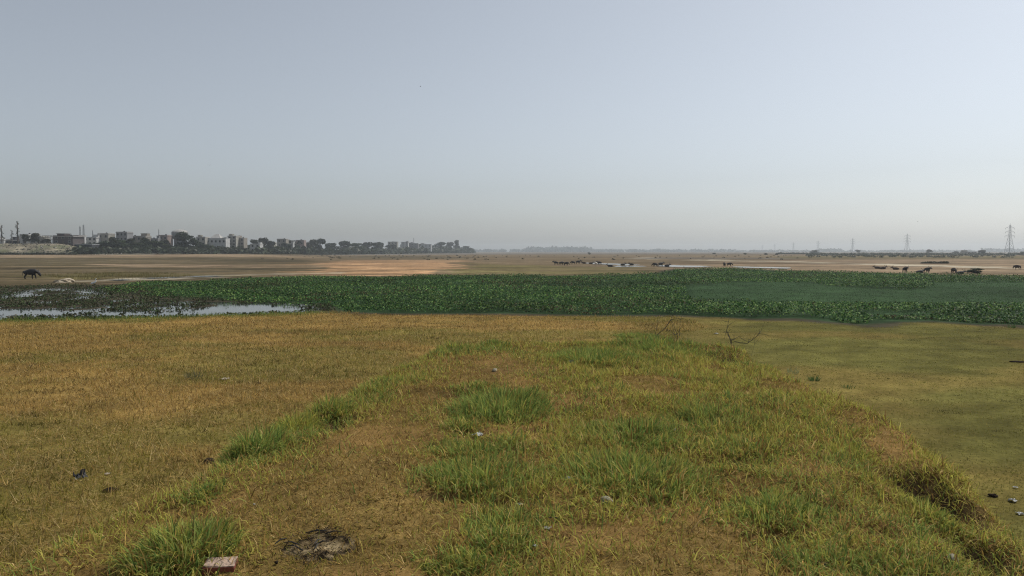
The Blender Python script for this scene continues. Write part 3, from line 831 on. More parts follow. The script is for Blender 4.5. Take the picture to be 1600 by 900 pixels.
# ------------------------------------------------------------------ trees
def crown_mesh(name, lobes, n, leaf, cols):
    """leaf-sized faces spread through several uneven lobes"""
    P, C = [], []
    cols = np.array(cols)
    tot = sum(l[3] * l[4] for l in lobes)
    for (x, y, z, rx, rz) in lobes:
        m = max(20, int(n * rx * rz / tot))
        v = rng.normal(0, 1, (m, 3)); v /= np.linalg.norm(v, axis=1)[:, None]
        r_ = rng.uniform(0.35, 1.0, m) ** 0.5 * (0.8 + 0.4 * vnoise(v[:, 0] * 2.5 + x * 3, v[:, 2] * 2.5 + v[:, 1] * 2, 301))
        P.append(np.stack([x + v[:, 0] * r_ * rx, y + v[:, 1] * r_ * rx, z + v[:, 2] * r_ * rz], 1))
        C.append(cols[rng.integers(0, len(cols), m)] * rng.uniform(0.6, 1.3, (m, 1)) * rng.uniform(0.85, 1.2))
    P = np.concatenate(P); C = np.concatenate(C)
    return leaves(name, P, rng.uniform(0.6, 1.3, len(P)) * leaf, C, M_tree, 1.0, 0.9)

def make_tree(kind):
    """unit tree: 1 high, about 1 wide"""
    root = empty("tree", (0, 0, 0))
    rr = random.Random(kind * 13 + 5)
    bm = bmesh.new()
    if kind == 9:                                   # tall lopped tree, leaves hugging a straight trunk
        tube(bm, [(0, 0, 0), (0.01, 0, .4), (-.01, 0, .75), (0.0, 0, .99)], [.030, .026, .020, .010], 6)
        lobes = []
        for k in range(10):
            s = rr.choice((-1, 1)); z = 0.30 + 0.68 * k / 9
            lobes.append((s * rr.uniform(0.0, 0.12), rr.uniform(-.05, .05), z, rr.uniform(.03, .07), rr.uniform(.035, .07)))
            tube(bm, [(0, 0, z - .05), (lobes[-1][0], lobes[-1][1], z)], [.010, .004], 4)
        n, leaf = 520, 0.030
    else:
        h0 = [0.12, 0.08, 0.16, 0.10, 0.06, 0.18][kind % 6]
        tube(bm, [(0, 0, 0), (rr.uniform(-.02, .02), 0, h0 * .6), (rr.uniform(-.03, .03), 0, h0 + .15)], [.04, .03, .018], 6)
        lobes = []
        nl = [15, 18, 13, 16, 20, 15][kind % 6]
        for k in range(nl):
            a = rr.uniform(0, 6.28); q = rr.uniform(0, 1) ** .5 * .33
            z = rr.uniform(h0 + .05, .84) if k else .74
            q *= 1.25 - abs(z - .42) * 1.3
            rx = rr.uniform(.13, .22)
            lobes.append((q * math.cos(a) if k else 0, q * math.sin(a), z, rx, rx * rr.uniform(.6, .85)))
            tube(bm, [(0, 0, h0 * .8), (q * math.cos(a) * .5, q * math.sin(a) * .5, (h0 + z) * .5), (q * math.cos(a), q * math.sin(a), z)], [.016, .011, .004], 4)
        n, leaf = 3200, 0.075
    obj("trunk", bm_mesh("trunk", bm, M_bark), root)
    cols = [[(0.028, 0.048, 0.018), (0.036, 0.056, 0.022), (0.022, 0.034, 0.015)],
            [(0.055, 0.080, 0.025), (0.065, 0.090, 0.030), (0.04, 0.06, 0.02)],
            [(0.045, 0.05, 0.022), (0.06, 0.06, 0.03), (0.035, 0.045, 0.02)]][kind % 3]
    obj("crown", crown_mesh("crown", lobes, n, leaf, cols), root)
    return root
TREE_KINDS = {k: make_tree(k) for k in (0, 1, 2, 3, 4, 5, 9)}
used_kind = set()
def town_d(px):
    return float(np.interp(px, [-60, 120, 300, 450, 600, 730, 760], [430, 452, 520, 680, 980, 1450, 1600]))
def tree(px, top, base, w, kind, label, d=None, group="trees around the distant town"):
    d = d or town_d(px) - 12
    b, t_ = at_d(px, base, d), at_d(px, top, d)
    h = t_.z - b.z; wid = w / F * d
    r_ = TREE_KINDS[kind] if kind not in used_kind else copy_tree(TREE_KINDS[kind])
    used_kind.add(kind)
    r_.location = b; r_.rotation_euler = (0, 0, random.uniform(0, 6.28))
    r_.scale = (wid / 0.85 if kind != 9 else h, wid / 0.85 if kind != 9 else h, h * 1.02)
    return tag(r_, label, "tree", group)
T = [ # px, top, base, width, kind, label
    (3, 353, 379, 14, 9, "thin lopped tree at the extreme left edge of the skyline"),
    (28, 347, 379, 20, 9, "tallest narrow lopped tree at the left end of the town"),
    (19, 360, 379, 12, 9, "short thin tree just left of the tallest lopped tree"),
    (40, 366, 380, 13, 2, "small bushy tree before the leftmost white house"),
    (54, 364, 380, 14, 5, "sparse tree before the second white house"),
    (72, 373, 381, 14, 2, "low bush between white house and dark flat-roofed block"),
    (160, 377, 396, 42, 0, "broad dark low tree right of the dark shed"),
    (190, 373, 394, 24, 1, "light green tree below the grey three-storey house"),
    (214, 378, 395, 26, 4, "low tree between the grey house and beige house"),
    (243, 375, 396, 34, 1, "wide light green tree left of the domed tower"),
    (270, 382, 396, 22, 3, "small dark tree at the foot of the domed tower"),
    (290, 362, 397, 34, 0, "big round dark tree against the domed tower"),
    (321, 381, 397, 30, 1, "mid-green tree right of the big round tree"),
    (338, 373, 396, 28, 3, "dark tree in front of the long low white building"),
    (361, 375, 397, 42, 0, "widest dark tree right of the long white building"),
    (386, 380, 397, 28, 3, "dark tree left of the pale box-shaped house"),
    (401, 385, 397, 26, 1, "low green tree in front of the pale box-shaped house"),
    (411, 371, 393, 18, 2, "upright tree right of the pale box-shaped house"),
    (397, 374, 390, 16, 5, "tree showing behind the pale box-shaped house"),
    (430, 384, 397, 30, 4, "low tree below the small white-walled houses"),
    (445, 377, 395, 20, 3, "tree among the small white-walled houses"),
    (462, 382, 397, 28, 0, "dark low tree right of the small white-walled houses"),
    (478, 378, 396, 22, 2, "loose tree left of the tall twin-crowned tree"),
    (488, 374, 395, 16, 5, "left one of the tall pair of trees left of centre"),
    (500, 372, 395, 17, 0, "right one of the tall pair of trees left of centre"),
    (519, 377, 395, 24, 3, "tree just right of the tall pair"),
    (537, 376, 395, 24, 0, "dome-crowned tree mid-way along the distant tree row"),
    (556, 379, 394, 26, 4, "low wide tree right of the dome-crowned tree"),
    (574, 378, 394, 20, 2, "tree at the left side of the farthest white houses"),
    (594, 378, 393, 20, 0, "tree in front of the leftmost farthest white house"),
    (613, 380, 393, 20, 3, "low tree among the farthest white houses, left of the mast"),
    (633, 381, 393, 18, 0, "low tree under the thin mast among far houses"),
    (650, 381, 393, 18, 5, "low tree right of the thin far mast"),
    (668, 380, 392, 20, 3, "tree right of the last far white house"),
    (687, 378, 392, 24, 0, "wide pale tree near the right end of the town"),
    (703, 378, 392, 14, 2, "narrow tree right of the wide pale tree"),
    (713, 375, 391, 10, 5, "tall slim tree near the right end of the town"),
    (727, 384, 391, 16, 4, "last small pale tree where the town ends"),
    (136, 378, 394, 20, 3, "dark tree under the white house by the masts"),
    (176, 370, 393, 16, 5, "upright tree filling the gap left of the grey tall house"),
    (204, 372, 394, 18, 2, "tree before the left end of the beige house"),
    (228, 371, 394, 18, 0, "tree covering the right end of the beige house"),
    (257, 374, 395, 18, 2, "tree half hiding the pinkish house"),
    (308, 374, 396, 20, 0, "tree half hiding the cream house by the big round tree"),
    (350, 371, 395, 18, 5, "tree at the right end of the long low white building"),
    (374, 373, 395, 22, 2, "tree half hiding the pale pair of houses"),
    (422, 376, 395, 18, 0, "tree before the leftmost small white-walled house"),
    (456, 375, 395, 16, 5, "upright tree beside the whitest small house"),
    (470, 374, 395, 16, 0, "tree before the rightmost small white-walled house"),
    (586, 379, 393, 18, 5, "tree at the left of the leftmost farthest white house"),
    (640, 379, 393, 16, 2, "tree under the right side of the thin far mast"),
]
for px, tp, bs, w, k, lab in T: tree(px, tp, bs, w, k, lab, d=(town_d(px) - 16 if px > 75 else 432))
for px, tp, bs, w, k, d, lab in (
    (1340, 390, 395, 7, 0, 1150, "tiny tree just right of the third pylon from the right"),
    (1452, 389.5, 395.5, 9, 2, 1000, "small lone tree right of the second pylon from the right"),
    (1493, 392, 396, 9, 3, 900, "tiny tree left of the pale far block on the right"),
    (1533, 390.5, 398, 15, 0, 760, "round dark tree beside the pale far block on the right"),
    (1599, 392, 399, 16, 3, 700, "dark tree at the extreme right edge of the horizon"),
    (1273, 390.5, 396, 13, 4, 1100, "squat dark tree near the small fourth pylon"),
    (1196, 395, 398.2, 6, 3, 640, "tiny bush on the far plain, left one of three"),
    (1214, 395.5, 398.6, 5, 0, 620, "tiny bush on the far plain, right one of three"),
    (1164, 395, 398.0, 5, 4, 650, "tiny bush on the far plain, farthest left of three"),
    (1116, 394.5, 397.2, 6, 3, 800, "tiny lone bush on the plain above the right herd pair"),
    (920, 394.2, 397.8, 5, 0, 700, "tiny lone bush on the horizon above the middle herd"),
    (1525, 418.5, 427.5, 24, 4, 119, "dark rounded bush behind the water plants at right")):
    tree(px, tp, bs, w, k, lab, d, "lone trees and bushes on the far plain")

# far woods that read as one mass
def far_wood(name, place, n, r, cols, label):
    P = []; C = []
    for k in range(n):
        x, y, z, s = place()
        m = 46
        v = rng.normal(0, 1, (m, 3)); v /= np.linalg.norm(v, axis=1)[:, None]
        q = rng.uniform(0.5, 1, (m, 1))
        P.append(np.array([x, y, z + s * .35]) + v * q * np.array([s * 1.3, s * 1.3, s * .65])); C.append(np.full(m, s))
    P = np.concatenate(P); S = np.concatenate(C)
    return tag(obj(name, leaves(name, P, S * rng.uniform(0.45, 0.8, len(S)), pal(cols, len(S)), M_tree, 1.0, 0.9)), label, kind="stuff")
_dk = [(0.035, 0.05, 0.022), (0.05, 0.06, 0.03)]
def pl_far():
    px = random.uniform(728, 1640); d = random.uniform(3300, 4000)
    s = random.uniform(9, 17) * (1.5 if vnoise(np.array([px / 38.0]), np.array([.5]), 401)[0] > .6 else 0.9) * (1.0 if px < 1150 else 0.75)
    p = at_d(px, 392, d); return p.x, d, -0.5, s
far_wood("far_treeline", pl_far, 640, 1, _dk, "hazy line of trees along the far horizon")
def pl_foot():
    px = random.uniform(120, 740) if random.random() < .8 else random.uniform(-10, 140)
    d = town_d(px) - random.uniform(18, 45) * (1 if px < 400 else 2)
    if px < 118: d = 398
    p = at_d(px, 398, d); return p.x, d, float(plain_z(np.array([p.x]), np.array([d]))[0]), (random.uniform(0.6, 1.6) if px < 118 else random.uniform(0.8, 5.2)) * (d / 500) ** .8
far_wood("town_scrub", pl_foot, 760, 1, [(0.035, 0.050, 0.022), (0.05, 0.062, 0.028), (0.045, 0.048, 0.025)], "low scrub along the foot of the town and its trees")
def pl_right():
    px = random.uniform(1215, 1720); d = random.uniform(610, 900) if random.random() < .75 else random.uniform(400, 600)
    if px < 1260: d = 880
    p = at_d(px, 398, d); return p.x, d, 0.0, random.uniform(1.0, 2.0) * (d / 800)
far_wood("far_scrub_belt", pl_right, 900, 1, [(0.045, 0.06, 0.03), (0.06, 0.07, 0.035)], "dark belt of scrub below the pylons on the right horizon")
def pl_mid():
    px = random.choice((random.uniform(520, 760), random.uniform(760, 1250), random.uniform(1440, 1480), random.uniform(380, 520)))
    d = random.uniform(300, 620) if px < 1400 else 215
    p = at_d(px, 400, d); return p.x, d, 0.0, random.uniform(0.25, 0.7)
far_wood("plain_scrub", pl_mid, 260, 1, [(0.06, 0.065, 0.03), (0.09, 0.075, 0.04)], "scattered low scrub on the far brown plain")

# ------------------------------------------------------------------ town buildings
WALLS = {k: plain_mat("wall_" + k, c, rough=0.9, scale=0.6, var=0.14) for k, c in dict(white=(0.44, 0.44, 0.43), cream=(0.33, 0.315, 0.275), grey=(0.22, 0.22, 0.225),
    beige=(0.25, 0.225, 0.19), brown=(0.075, 0.062, 0.060), slate=(0.045, 0.048, 0.055), pink=(0.26, 0.20, 0.18)).items()}
M_tank = plain_mat("black_tank", (0.03, 0.03, 0.03), rough=0.5)
M_tin = plain_mat("roof_sheet", (0.55, 0.56, 0.57), rough=0.5, var=0.1)
def house(px0, px1, top, base, d, storeys, wall, label, roof="flat", name="house", dep=8.0, cat="house", cols=None, tank=True, overhang=0.25, depth_base=None, group="houses of the distant town"):
    a, b = at_d(px0, base, d), at_d(px1, base, d)
    W = b.x - a.x; H = at_d(px0, top, d).z - a.z
    root = empty(name, ((a.x + b.x) / 2, d, a.z))
    tag(root, label, cat, group)
    m = WALLS[wall]; w2 = W / 2
    stair = roof == "flat" and W > 4.5 and random.random() < .75
    sh_ = random.uniform(1.5, 2.2)
    hb = (H - .45 - (sh_ - .3 if stair else 0)) if roof in ("flat", "tin") else H * 0.68
    bm = bmesh.new(); box(bm, -w2, w2, 0, dep, -2.0, hb - .30)
    obj("wall", bm_mesh("wall", bm, m), root)
    bm = bmesh.new()
    if roof == "hip":
        v = [bm.verts.new(p) for p in ((-w2 - .4, -.4, hb - .3), (w2 + .4, -.4, hb - .3), (w2 + .4, dep + .4, hb - .3), (-w2 - .4, dep + .4, hb - .3), (-w2 * .35, dep / 2, H), (w2 * .35, dep / 2, H))]
        for f in ((0, 1, 5, 4), (1, 2, 5), (2, 3, 4, 5), (3, 0, 4), (3, 2, 1, 0)): bm.faces.new([v[i] for i in f])
        rf = obj("roof", bm_mesh("roof", bm, M_concrete), root)
    else:
        o_ = overhang
        box(bm, -w2 - o_, w2 + o_, -o_, dep + o_, hb - .30, hb - .05)
        rf = obj("roof", bm_mesh("roof", bm, M_tin if roof == "tin" else M_concrete), root)
        if roof == "flat" and W > 4:
            bm = bmesh.new()
            box(bm, -w2, w2, -.02, .14, hb - .05, hb + .45); box(bm, -w2, w2, dep - .14, dep, hb - .05, hb + .45)
            box(bm, -w2, -w2 + .14, .14, dep - .14, hb - .05, hb + .45); box(bm, w2 - .14, w2, .14, dep - .14, hb - .05, hb + .45)
            obj("parapet", bm_mesh("parapet", bm, m), rf)
        if stair:
            sw = W * random.uniform(.25, .4); sx = random.choice((-1, 1)) * (w2 - sw / 2 - .2)
            bm = bmesh.new(); box(bm, sx - sw / 2, sx + sw / 2, dep * .3, dep * .8, hb - .05, hb + sh_); box(bm, sx - sw / 2 - .25, sx + sw / 2 + .25, dep * .25, dep * .85, hb + sh_, hb + sh_ + .15)
            obj("stair_room", bm_mesh("stair_room", bm, m), rf)
        if tank and W > 4.5:
            bm = bmesh.new(); tx = random.uniform(-w2 * .5, w2 * .5)
            tube(bm, [(tx, dep * .4, hb - .04), (tx, dep * .4, hb + .9), (tx, dep * .4, hb + 1.1)], [.5, .5, .2], 10)
            obj("water_tank", bm_mesh("water_tank", bm, M_tank), rf)
    n_c = cols or max(1, int(W / 3.0)); sh = hb / storeys
    wme = fme = pme = sme = None
    ww, wh = min(1.3, W / n_c * .5), min(1.5, sh * .5)
    bm = bmesh.new(); box(bm, -ww / 2 - .1, ww / 2 + .1, -.05, 0, -.1, 0); box(bm, -ww / 2 - .1, ww / 2 + .1, -.05, 0, wh, wh + .1)
    box(bm, -ww / 2 - .1, -ww / 2, -.05, 0, 0, wh); box(bm, ww / 2, ww / 2 + .1, -.05, 0, 0, wh)
    fme = bm_mesh("window", bm, M_concrete)
    pme = box_mesh("pane", -ww / 2, ww / 2, -.02, 0.05, 0, wh, M_glass)
    bal = box_mesh("balcony", -min(W * .4, 2.2) , min(W * .4, 2.2), -.9, -.003, -.12, .0, M_concrete)
    for s in range(storeys):
        for c in range(n_c):
            x = -w2 + W * (c + .5) / n_c
            z = s * sh + sh * .32
            if s == 0 and c == n_c // 2:
                dr = obj("door", box_mesh("door", -.55, .55, -.04, 0.04, 0, min(2.1, sh * .8), M_bark), root, loc=(x, 0, .05)); continue
            wo = obj("window", fme, root, loc=(x, 0, z)); obj("pane", pme, wo)
        if s and random.random() < .5: obj("balcony", bal, root, loc=(random.uniform(-.1, .1) * W, 0, s * sh))
    return root
house(-9, 6, 370, 380, 436, 2, "white", "white house cut off by the left edge of the picture")
house(8, 20, 370, 380, 438, 1, "slate", "low dark grey house right of the leftmost white house", tank=False)
house(31, 45, 365.5, 380, 440, 2, "white", "whitish two-storey house behind the tallest lopped tree")
house(46, 65, 365, 380, 442, 2, "cream", "cream house with trees before it, left of the concrete frame")
house(83, 114, 364.5, 381, 438, 2, "brown", "large dark brown block with overhanging flat roof", overhang=0.9, dep=12, name="flat_roofed_block", cat="building", cols=3)
house(115, 123, 366, 382, 445, 2, "white", "narrow white house touching the dark brown block", tank=False)
house(131, 151, 366.5, 390, 470, 3, "white", "white house in front of the two thin masts", cols=3)
house(153, 170, 364.5, 390, 475, 3, "cream", "pale house with dark upper window right of the masts", cols=2)
house(111, 144, 380, 395, 440, 1, "slate", "long dark shed below the dark brown block", roof="tin", name="shed", cat="shed", tank=False, cols=4)
house(182, 199, 362, 392, 480, 4, "grey", "grey tall house with four floors left of the beige house", cols=3)
house(200, 228, 364.5, 392, 488, 3, "beige", "wide beige house right of the grey tall house", cols=4)
house(233, 247, 368, 392, 495, 3, "grey", "left one of the two grey houses left of the domed tower", cols=2)
house(248, 262, 367, 392, 500, 3, "pink", "pinkish house next to the domed tower", cols=2)
house(307, 321, 367, 392, 535, 3, "cream", "cream house right of the big round tree", cols=2)
house(322, 353, 371, 392, 540, 2, "white", "long low white building right of the cream house", cols=5, roof="tin", tank=False)
house(329, 344, 365.5, 385, 552, 2, "beige", "beige house with hipped roof behind the long white building", roof="hip", cols=2)
house(356, 369, 365.5, 390, 560, 4, "cream", "taller left half of the pale pair above the widest dark tree", cols=2)
house(370, 381, 368, 390, 566, 3, "beige", "lower right half of the pale pair above the widest dark tree", cols=2)
house(391, 406, 378, 394, 575, 2, "white", "pale box-shaped house among dark trees", cols=2, tank=False)
house(418, 428, 376, 392, 640, 2, "cream", "leftmost of the small white-walled houses left of centre", cols=2)
house(433, 447, 373, 392, 660, 3, "beige", "tallest of the small white-walled houses left of centre", cols=2)
house(449, 458, 377, 392, 670, 2, "white", "whitest small house of the row left of centre", cols=2, tank=False)
house(462, 475, 375, 392, 700, 2, "pink", "rightmost of the small white-walled houses left of centre", cols=2)
house(585, 596, 379, 391, 960, 3, "white", "leftmost of the farthest white houses", cols=2)
house(606, 621, 377.5, 391, 1010, 3, "cream", "second from left of the farthest white houses", cols=3)
house(627, 638, 376.5, 391, 1060, 4, "white", "tallest of the farthest white houses", cols=2)
house(641, 653, 378.5, 391, 1100, 3, "grey", "grey far house just right of the thin mast", cols=2)
house(657, 674, 380, 391, 1150, 2, "white", "rightmost and widest of the farthest white houses", cols=3)
house(1507, 1526, 391, 398, 800, 2, "cream", "pale flat block alone on the right horizon", cols=4, name="far_block", cat="building", tank=False, group="buildings on the right horizon")

# unfinished concrete frame
a, b = at_d(66, 380, 441), at_d(82, 380, 441); W = b.x - a.x; H = at_d(66, 368, 441).z - a.z
root = empty("concrete_frame", ((a.x + b.x) / 2, 441, a.z)); tag(root, "unfinished open concrete frame left of the dark brown block", "building")
for i in range(4):
    for yy in (0.2, 5.0):
        x = -W / 2 + .2 + (W - .4) * i / 3
        obj("post", box_mesh("post", -.14, .14, -.14, .14, -1.5, H - .2, M_concrete), root, loc=(x, yy, 0))
for z in (H * .5, H): obj("floor_slab", box_mesh("floor_slab", -W / 2, W / 2, 0, 5.3, -.2, 0, M_concrete), root, loc=(0, 0, z))

# domed tower
d = 508; a, b = at_d(264, 393, d), at_d(288, 393, d); W = b.x - a.x; H = at_d(270, 358, d).z - a.z
root = empty("domed_tower", ((a.x + b.x) / 2, d + W / 2, a.z)); tag(root, "grey round tower with domed top beside the big round tree", "tower")
bm = bmesh.new(); tube(bm, [(0, 0, -2), (0, 0, H * .55), (0, 0, H * .62)], [W * .36, W * .36, W * .48], 20); obj("shaft", bm_mesh("shaft", bm, WALLS["grey"]), root)
bm = bmesh.new(); tube(bm, [(0, 0, H * .62), (0, 0, H * .86)], [W * .5, W * .5], 20); obj("tank", bm_mesh("tank", bm, WALLS["grey"]), root)
bm = bmesh.new(); tube(bm, [(0, 0, H * .861), (0, 0, H * .93), (0, 0, H * .98), (0, 0, H)], [W * .52, W * .42, W * .25, W * .05], 20); obj("dome", bm_mesh("dome", bm, M_concrete), root)
for k in range(5):
    a_ = R(-130 + 20 * k); wme = box_mesh("window", -.35, .35, -.06, .06, -.6, .6, M_glass)
    w_ = obj("window", wme, root, loc=(math.cos(a_) * W * .36, math.sin(a_) * W * .36, H * .35), rz=a_ + math.pi / 2)

# masts
def lattice(bm, h, w0, w1, n, t_):
    for k in range(n):
        z0, z1 = h * k / n, h * (k + 1) / n
        a0, a1 = (w0 + (w1 - w0) * k / n) / 2, (w0 + (w1 - w0) * (k + 1) / n) / 2
        for (sx, sy), (ux, uy) in (((-1, -1), (1, -1)), ((1, -1), (1, 1)), ((1, 1), (-1, 1)), ((-1, 1), (-1, -1))):
            bar(bm, (sx * a0, sy * a0, z0), (ux * a1, uy * a1, z1), t_); bar(bm, (ux * a0, uy * a0, z0), (sx * a1, sy * a1, z1), t_)
            bar(bm, (sx * a1, sy * a1, z1), (ux * a1, uy * a1, z1), t_)
for px, tp, bs, d, w, lab in ((126, 352, 392, 560, 1.2, "left one of the two thin lattice masts over the town"), (131.5, 349.5, 392, 565, 1.6, "right and taller one of the two lattice masts"),
        (145.5, 359, 392, 560, .5, "short thin mast right of the two lattice masts"), (248.5, 357.5, 380, 520, .4, "thin pole on the roofs left of the domed tower"), (646.5, 371, 392, 1120, 1.6, "thin mast among the farthest white houses")):
    b, t_ = at_d(px, bs, d), at_d(px, tp, d); h = t_.z - b.z
    root = empty("mast", b); tag(root, lab, "mast", "masts over the town")
    for sx in (-1, 1):
        for sy in (-1, 1):
            bm = bmesh.new(); bar(bm, (sx * w / 2, sy * w / 2, -.5), (sx * w * .2, sy * w * .2, h * .95), .14); obj("leg", bm_mesh("leg", bm, M_steel), root)
    bm = bmesh.new(); lattice(bm, h * .95, w, w * .4, 10, .08); obj("bracing", bm_mesh("bracing", bm, M_steel), root)
    bm = bmesh.new(); tube(bm, [(0, 0, h * .9), (0, 0, h)], [.10, .05], 5); obj("antenna", bm_mesh("antenna", bm, M_steel), root)

# ------------------------------------------------------------------ pylons
def make_pylon():
    root = empty("pylon", (0, 0, 0)); H = 38.0
    def hw(z): return 4.0 - 3.0 * min(z / 24.0, 1) - (0.45 * max(0, z - 24) / 12)
    for sx in (-1, 1):
        for sy in (-1, 1):
            bm = bmesh.new(); tube(bm, [(sx * hw(z), sy * hw(z), z) for z in (-.5, 12, 24, 36)], [.26, .22, .18, .14], 4); obj("leg", bm_mesh("leg", bm, M_steel), root)
    bm = bmesh.new(); zs = [0, 7, 13, 18, 22, 25, 28, 31, 34, 36]
    for z0, z1 in zip(zs, zs[1:]):
        for (sx, sy), (ux, uy) in (((-1, -1), (1, -1)), ((1, -1), (1, 1)), ((1, 1), (-1, 1)), ((-1, 1), (-1, -1))):
            bar(bm, (sx * hw(z0), sy * hw(z0), z0), (ux * hw(z1), uy * hw(z1), z1), .14); bar(bm, (ux * hw(z0), uy * hw(z0), z0), (sx * hw(z1), sy * hw(z1), z1), .14)
            bar(bm, (sx * hw(z1), sy * hw(z1), z1), (ux * hw(z1), uy * hw(z1), z1), .14)
    obj("bracing", bm_mesh("bracing", bm, M_steel), root)
    for z, w in ((22.5, 7.6), (27.5, 7.2), (32.5, 7.0)):
        bm = bmesh.new()
        for s in (-1, 1):
            for sy in (-1, 1):
                bar(bm, (s * hw(z), sy * hw(z), z), (s * w, 0, z), .22); bar(bm, (s * hw(z + 2), sy * hw(z + 2), z + 2), (s * w, 0, z), .16)
            bar(bm, (s * (hw(z) + w) / 2, -.3, z), (s * (hw(z) + w) / 2, .3, z + 1), .12)
        ca_ = obj("crossarm", bm_mesh("crossarm", bm, M_steel), root)
        for s in (-1, 1):
            bm = bmesh.new(); tube(bm, [(s * w, 0, z), (s * w, 0, z - 1.8)], [.14, .14], 5); obj("insulator", bm_mesh("insulator", bm, M_tank), ca_)
    bm = bmesh.new()
    for sx in (-1, 1):
        for sy in (-1, 1): bar(bm, (sx * hw(36), sy * hw(36), 36), (0, 0, H), .16)
    obj("peak", bm_mesh("peak", bm, M_steel), root)
    return root
py0 = make_pylon(); first = True
for px, tp, bs, lab in ((1577, 349.5, 397, "largest lattice pylon near the right edge"), (1417, 364.5, 395.5, "second pylon from the right"), (1332, 371.5, 394.5, "third pylon from the right"),
        (1278, 375.5, 394, "fourth pylon from the right, hazy"), (1239.5, 378, 393.6, "fifth pylon from the right, faint in haze"), (1210.5, 380, 393.4, "sixth pylon from the right, very faint"), (1191, 382, 393.2, "faintest pylon, farthest left of the line")):
    d = 38.0 * F / (bs - tp)
    p_ = py0 if first else copy_tree(py0); first = False
    b = at_d(px, bs, d); p_.location = (b.x, d, 0.0 if b.z < 0.5 else b.z - .5); p_.rotation_euler = (0, 0, R(14)); tag(p_, lab, "pylon", "power pylons on the right horizon")

# ------------------------------------------------------------------ animals
def skin_body(name, verts, edges, radii, mat, subdiv=2):
    me = bpy.data.meshes.new(name); me.from_pydata(verts, edges, [])
    o_ = bpy.data.objects.new(name, me); COL.objects.link(o_)
    md = o_.modifiers.new("skin", 'SKIN')
    for i, r_ in enumerate(radii):
        sv = me.skin_vertices[0].data[i]; sv.radius = r_ if hasattr(r_, '__len__') else (r_, r_); sv.use_root = (i == 0)
    s = o_.modifiers.new("sub", 'SUBSURF'); s.levels = subdiv; s.render_levels = subdiv
    dg = bpy.context.evaluated_depsgraph_get()
    m2 = bpy.data.meshes.new_from_object(o_.evaluated_get(dg))
    bpy.data.objects.remove(o_); bpy.data.meshes.remove(me)
    m2.name = name; m2.materials.clear(); m2.materials.append(mat)
    for p_ in m2.polygons: p_.use_smooth = True
    return m2

def make_buffalo(pose, mat, name="buffalo"):
    """faces +X; 1.4 m at the shoulder"""
    root = empty(name, (0, 0, 0))
    V, E, Rd = [], [], []
    def chain(start, pts):
        prev = start
        for (p, r_) in pts:
            V.append(p); Rd.append(r_)
            if prev is not None: E.append((prev, len(V) - 1))
            prev = len(V) - 1
        return prev
    drop = -0.62 if pose == "lying" else 0.0
    z = lambda v: v + drop
    chain(None, [((-.55, 0, z(1.02)), (.30, .33))])                    # pelvis, root
    chain(0, [((-.15, 0, z(.93)), (.39, .43)), ((.30, 0, z(.95)), (.37, .42)), ((.62, 0, z(1.05)), (.27, .33))])
    sh = 3
    if pose == "grazing":
        head = [((.90, .02, z(.92)), .22), ((1.10, .04, z(.74)), .19), ((1.22, .05, z(.52)), .155), ((1.28, .05, z(.34)), .105)]
    elif pose == "lying":
        head = [((.95, .05, z(1.22)), .19), ((1.22, .10, z(1.36)), .16), ((1.44, .14, z(1.26)), .13), ((1.62, .16, z(1.16)), .09)]
    else:
        head = [((.95, 0, z(1.16)), .20), ((1.24, 0, z(1.26)), .17), ((1.47, .0, z(1.14)), .135), ((1.66, .0, z(1.02)), .095)]
    chain(sh, head)
    for s in (-1, 1):
        if pose == "lying":
            chain(0, [((-.55, s * .30, .34), .19), ((-.20, s * .42, .16), .13), ((-.58, s * .44, .08), .075), ((-.40, s * .46, .06), .06)])
            chain(2, [((.48, s * .26, .30), .16), ((.72, s * .32, .10), .09), ((.45, s * .34, .07), .07), ((.34, s * .34, .06), .06)])
        else:
            st = .10 * s if pose == "standing" else -.12 * s
            chain(0, [((-.56 + st * .3, s * .20, .80), .20), ((-.44 + st, s * .21, .58), .125), ((-.66 + st, s * .20, .34), .075), ((-.62 + st, s * .20, .10), .062), ((-.56 + st, s * .20, .035), .07)])
            chain(2, [((.46, s * .20, .66), .15), ((.48 - st, s * .20, .40), .088), ((.49 - st, s * .20, .12), .066), ((.53 - st, s * .20, .035), .072)])
    chain(0, [((-.82, 0, z(1.0)), .05), ((-.90, .02, z(.74)), .024), ((-.88, .03, max(.08, z(.44))), .030)])
    obj("body", skin_body("body", V, E, Rd, mat), root)
    hp = Vector(head[1][0]); fw = (Vector(head[2][0]) - hp).normalized()
    for s in (-1, 1):
        bm = bmesh.new(); upv = Vector((0, 0, 1)) if pose != "grazing" else Vector((.7, 0, .5))
        tube(bm, [hp + Vector((0, s * .10, .08)), hp + Vector((-.06, s * .30, .14)) - fw * .10, hp + Vector((-.18, s * .42, .22)) - fw * .22 + upv * .04, hp + Vector((-.24, s * .36, .30)) - fw * .28 + upv * .12], [.05, .042, .03, .01], 6)
        obj("horn", bm_mesh("horn", bm, M_horn, True), root)
        bm = bmesh.new(); e = hp + Vector((-.02, s * .14, .0))
        tube(bm, [e, e + Vector((-.04, s * .12, -.03)), e + Vector((-.06, s * .24, -.07))], [.025, .065, .015], 6)
        obj("ear", bm_mesh("ear", bm, mat, True), root)
    return root
PROTO = {("grazing", "k"): make_buffalo("grazing", M_hide), ("standing", "k"): make_buffalo("standing", M_hide), ("lying", "k"): make_buffalo("lying", M_hide),
         ("lying", "b"): make_buffalo("lying", M_hide_brown), ("standing", "w"): make_buffalo("standing", M_hide_pale, "cow"), ("grazing", "b"): make_buffalo("grazing", M_hide_brown)}
used_p = set()
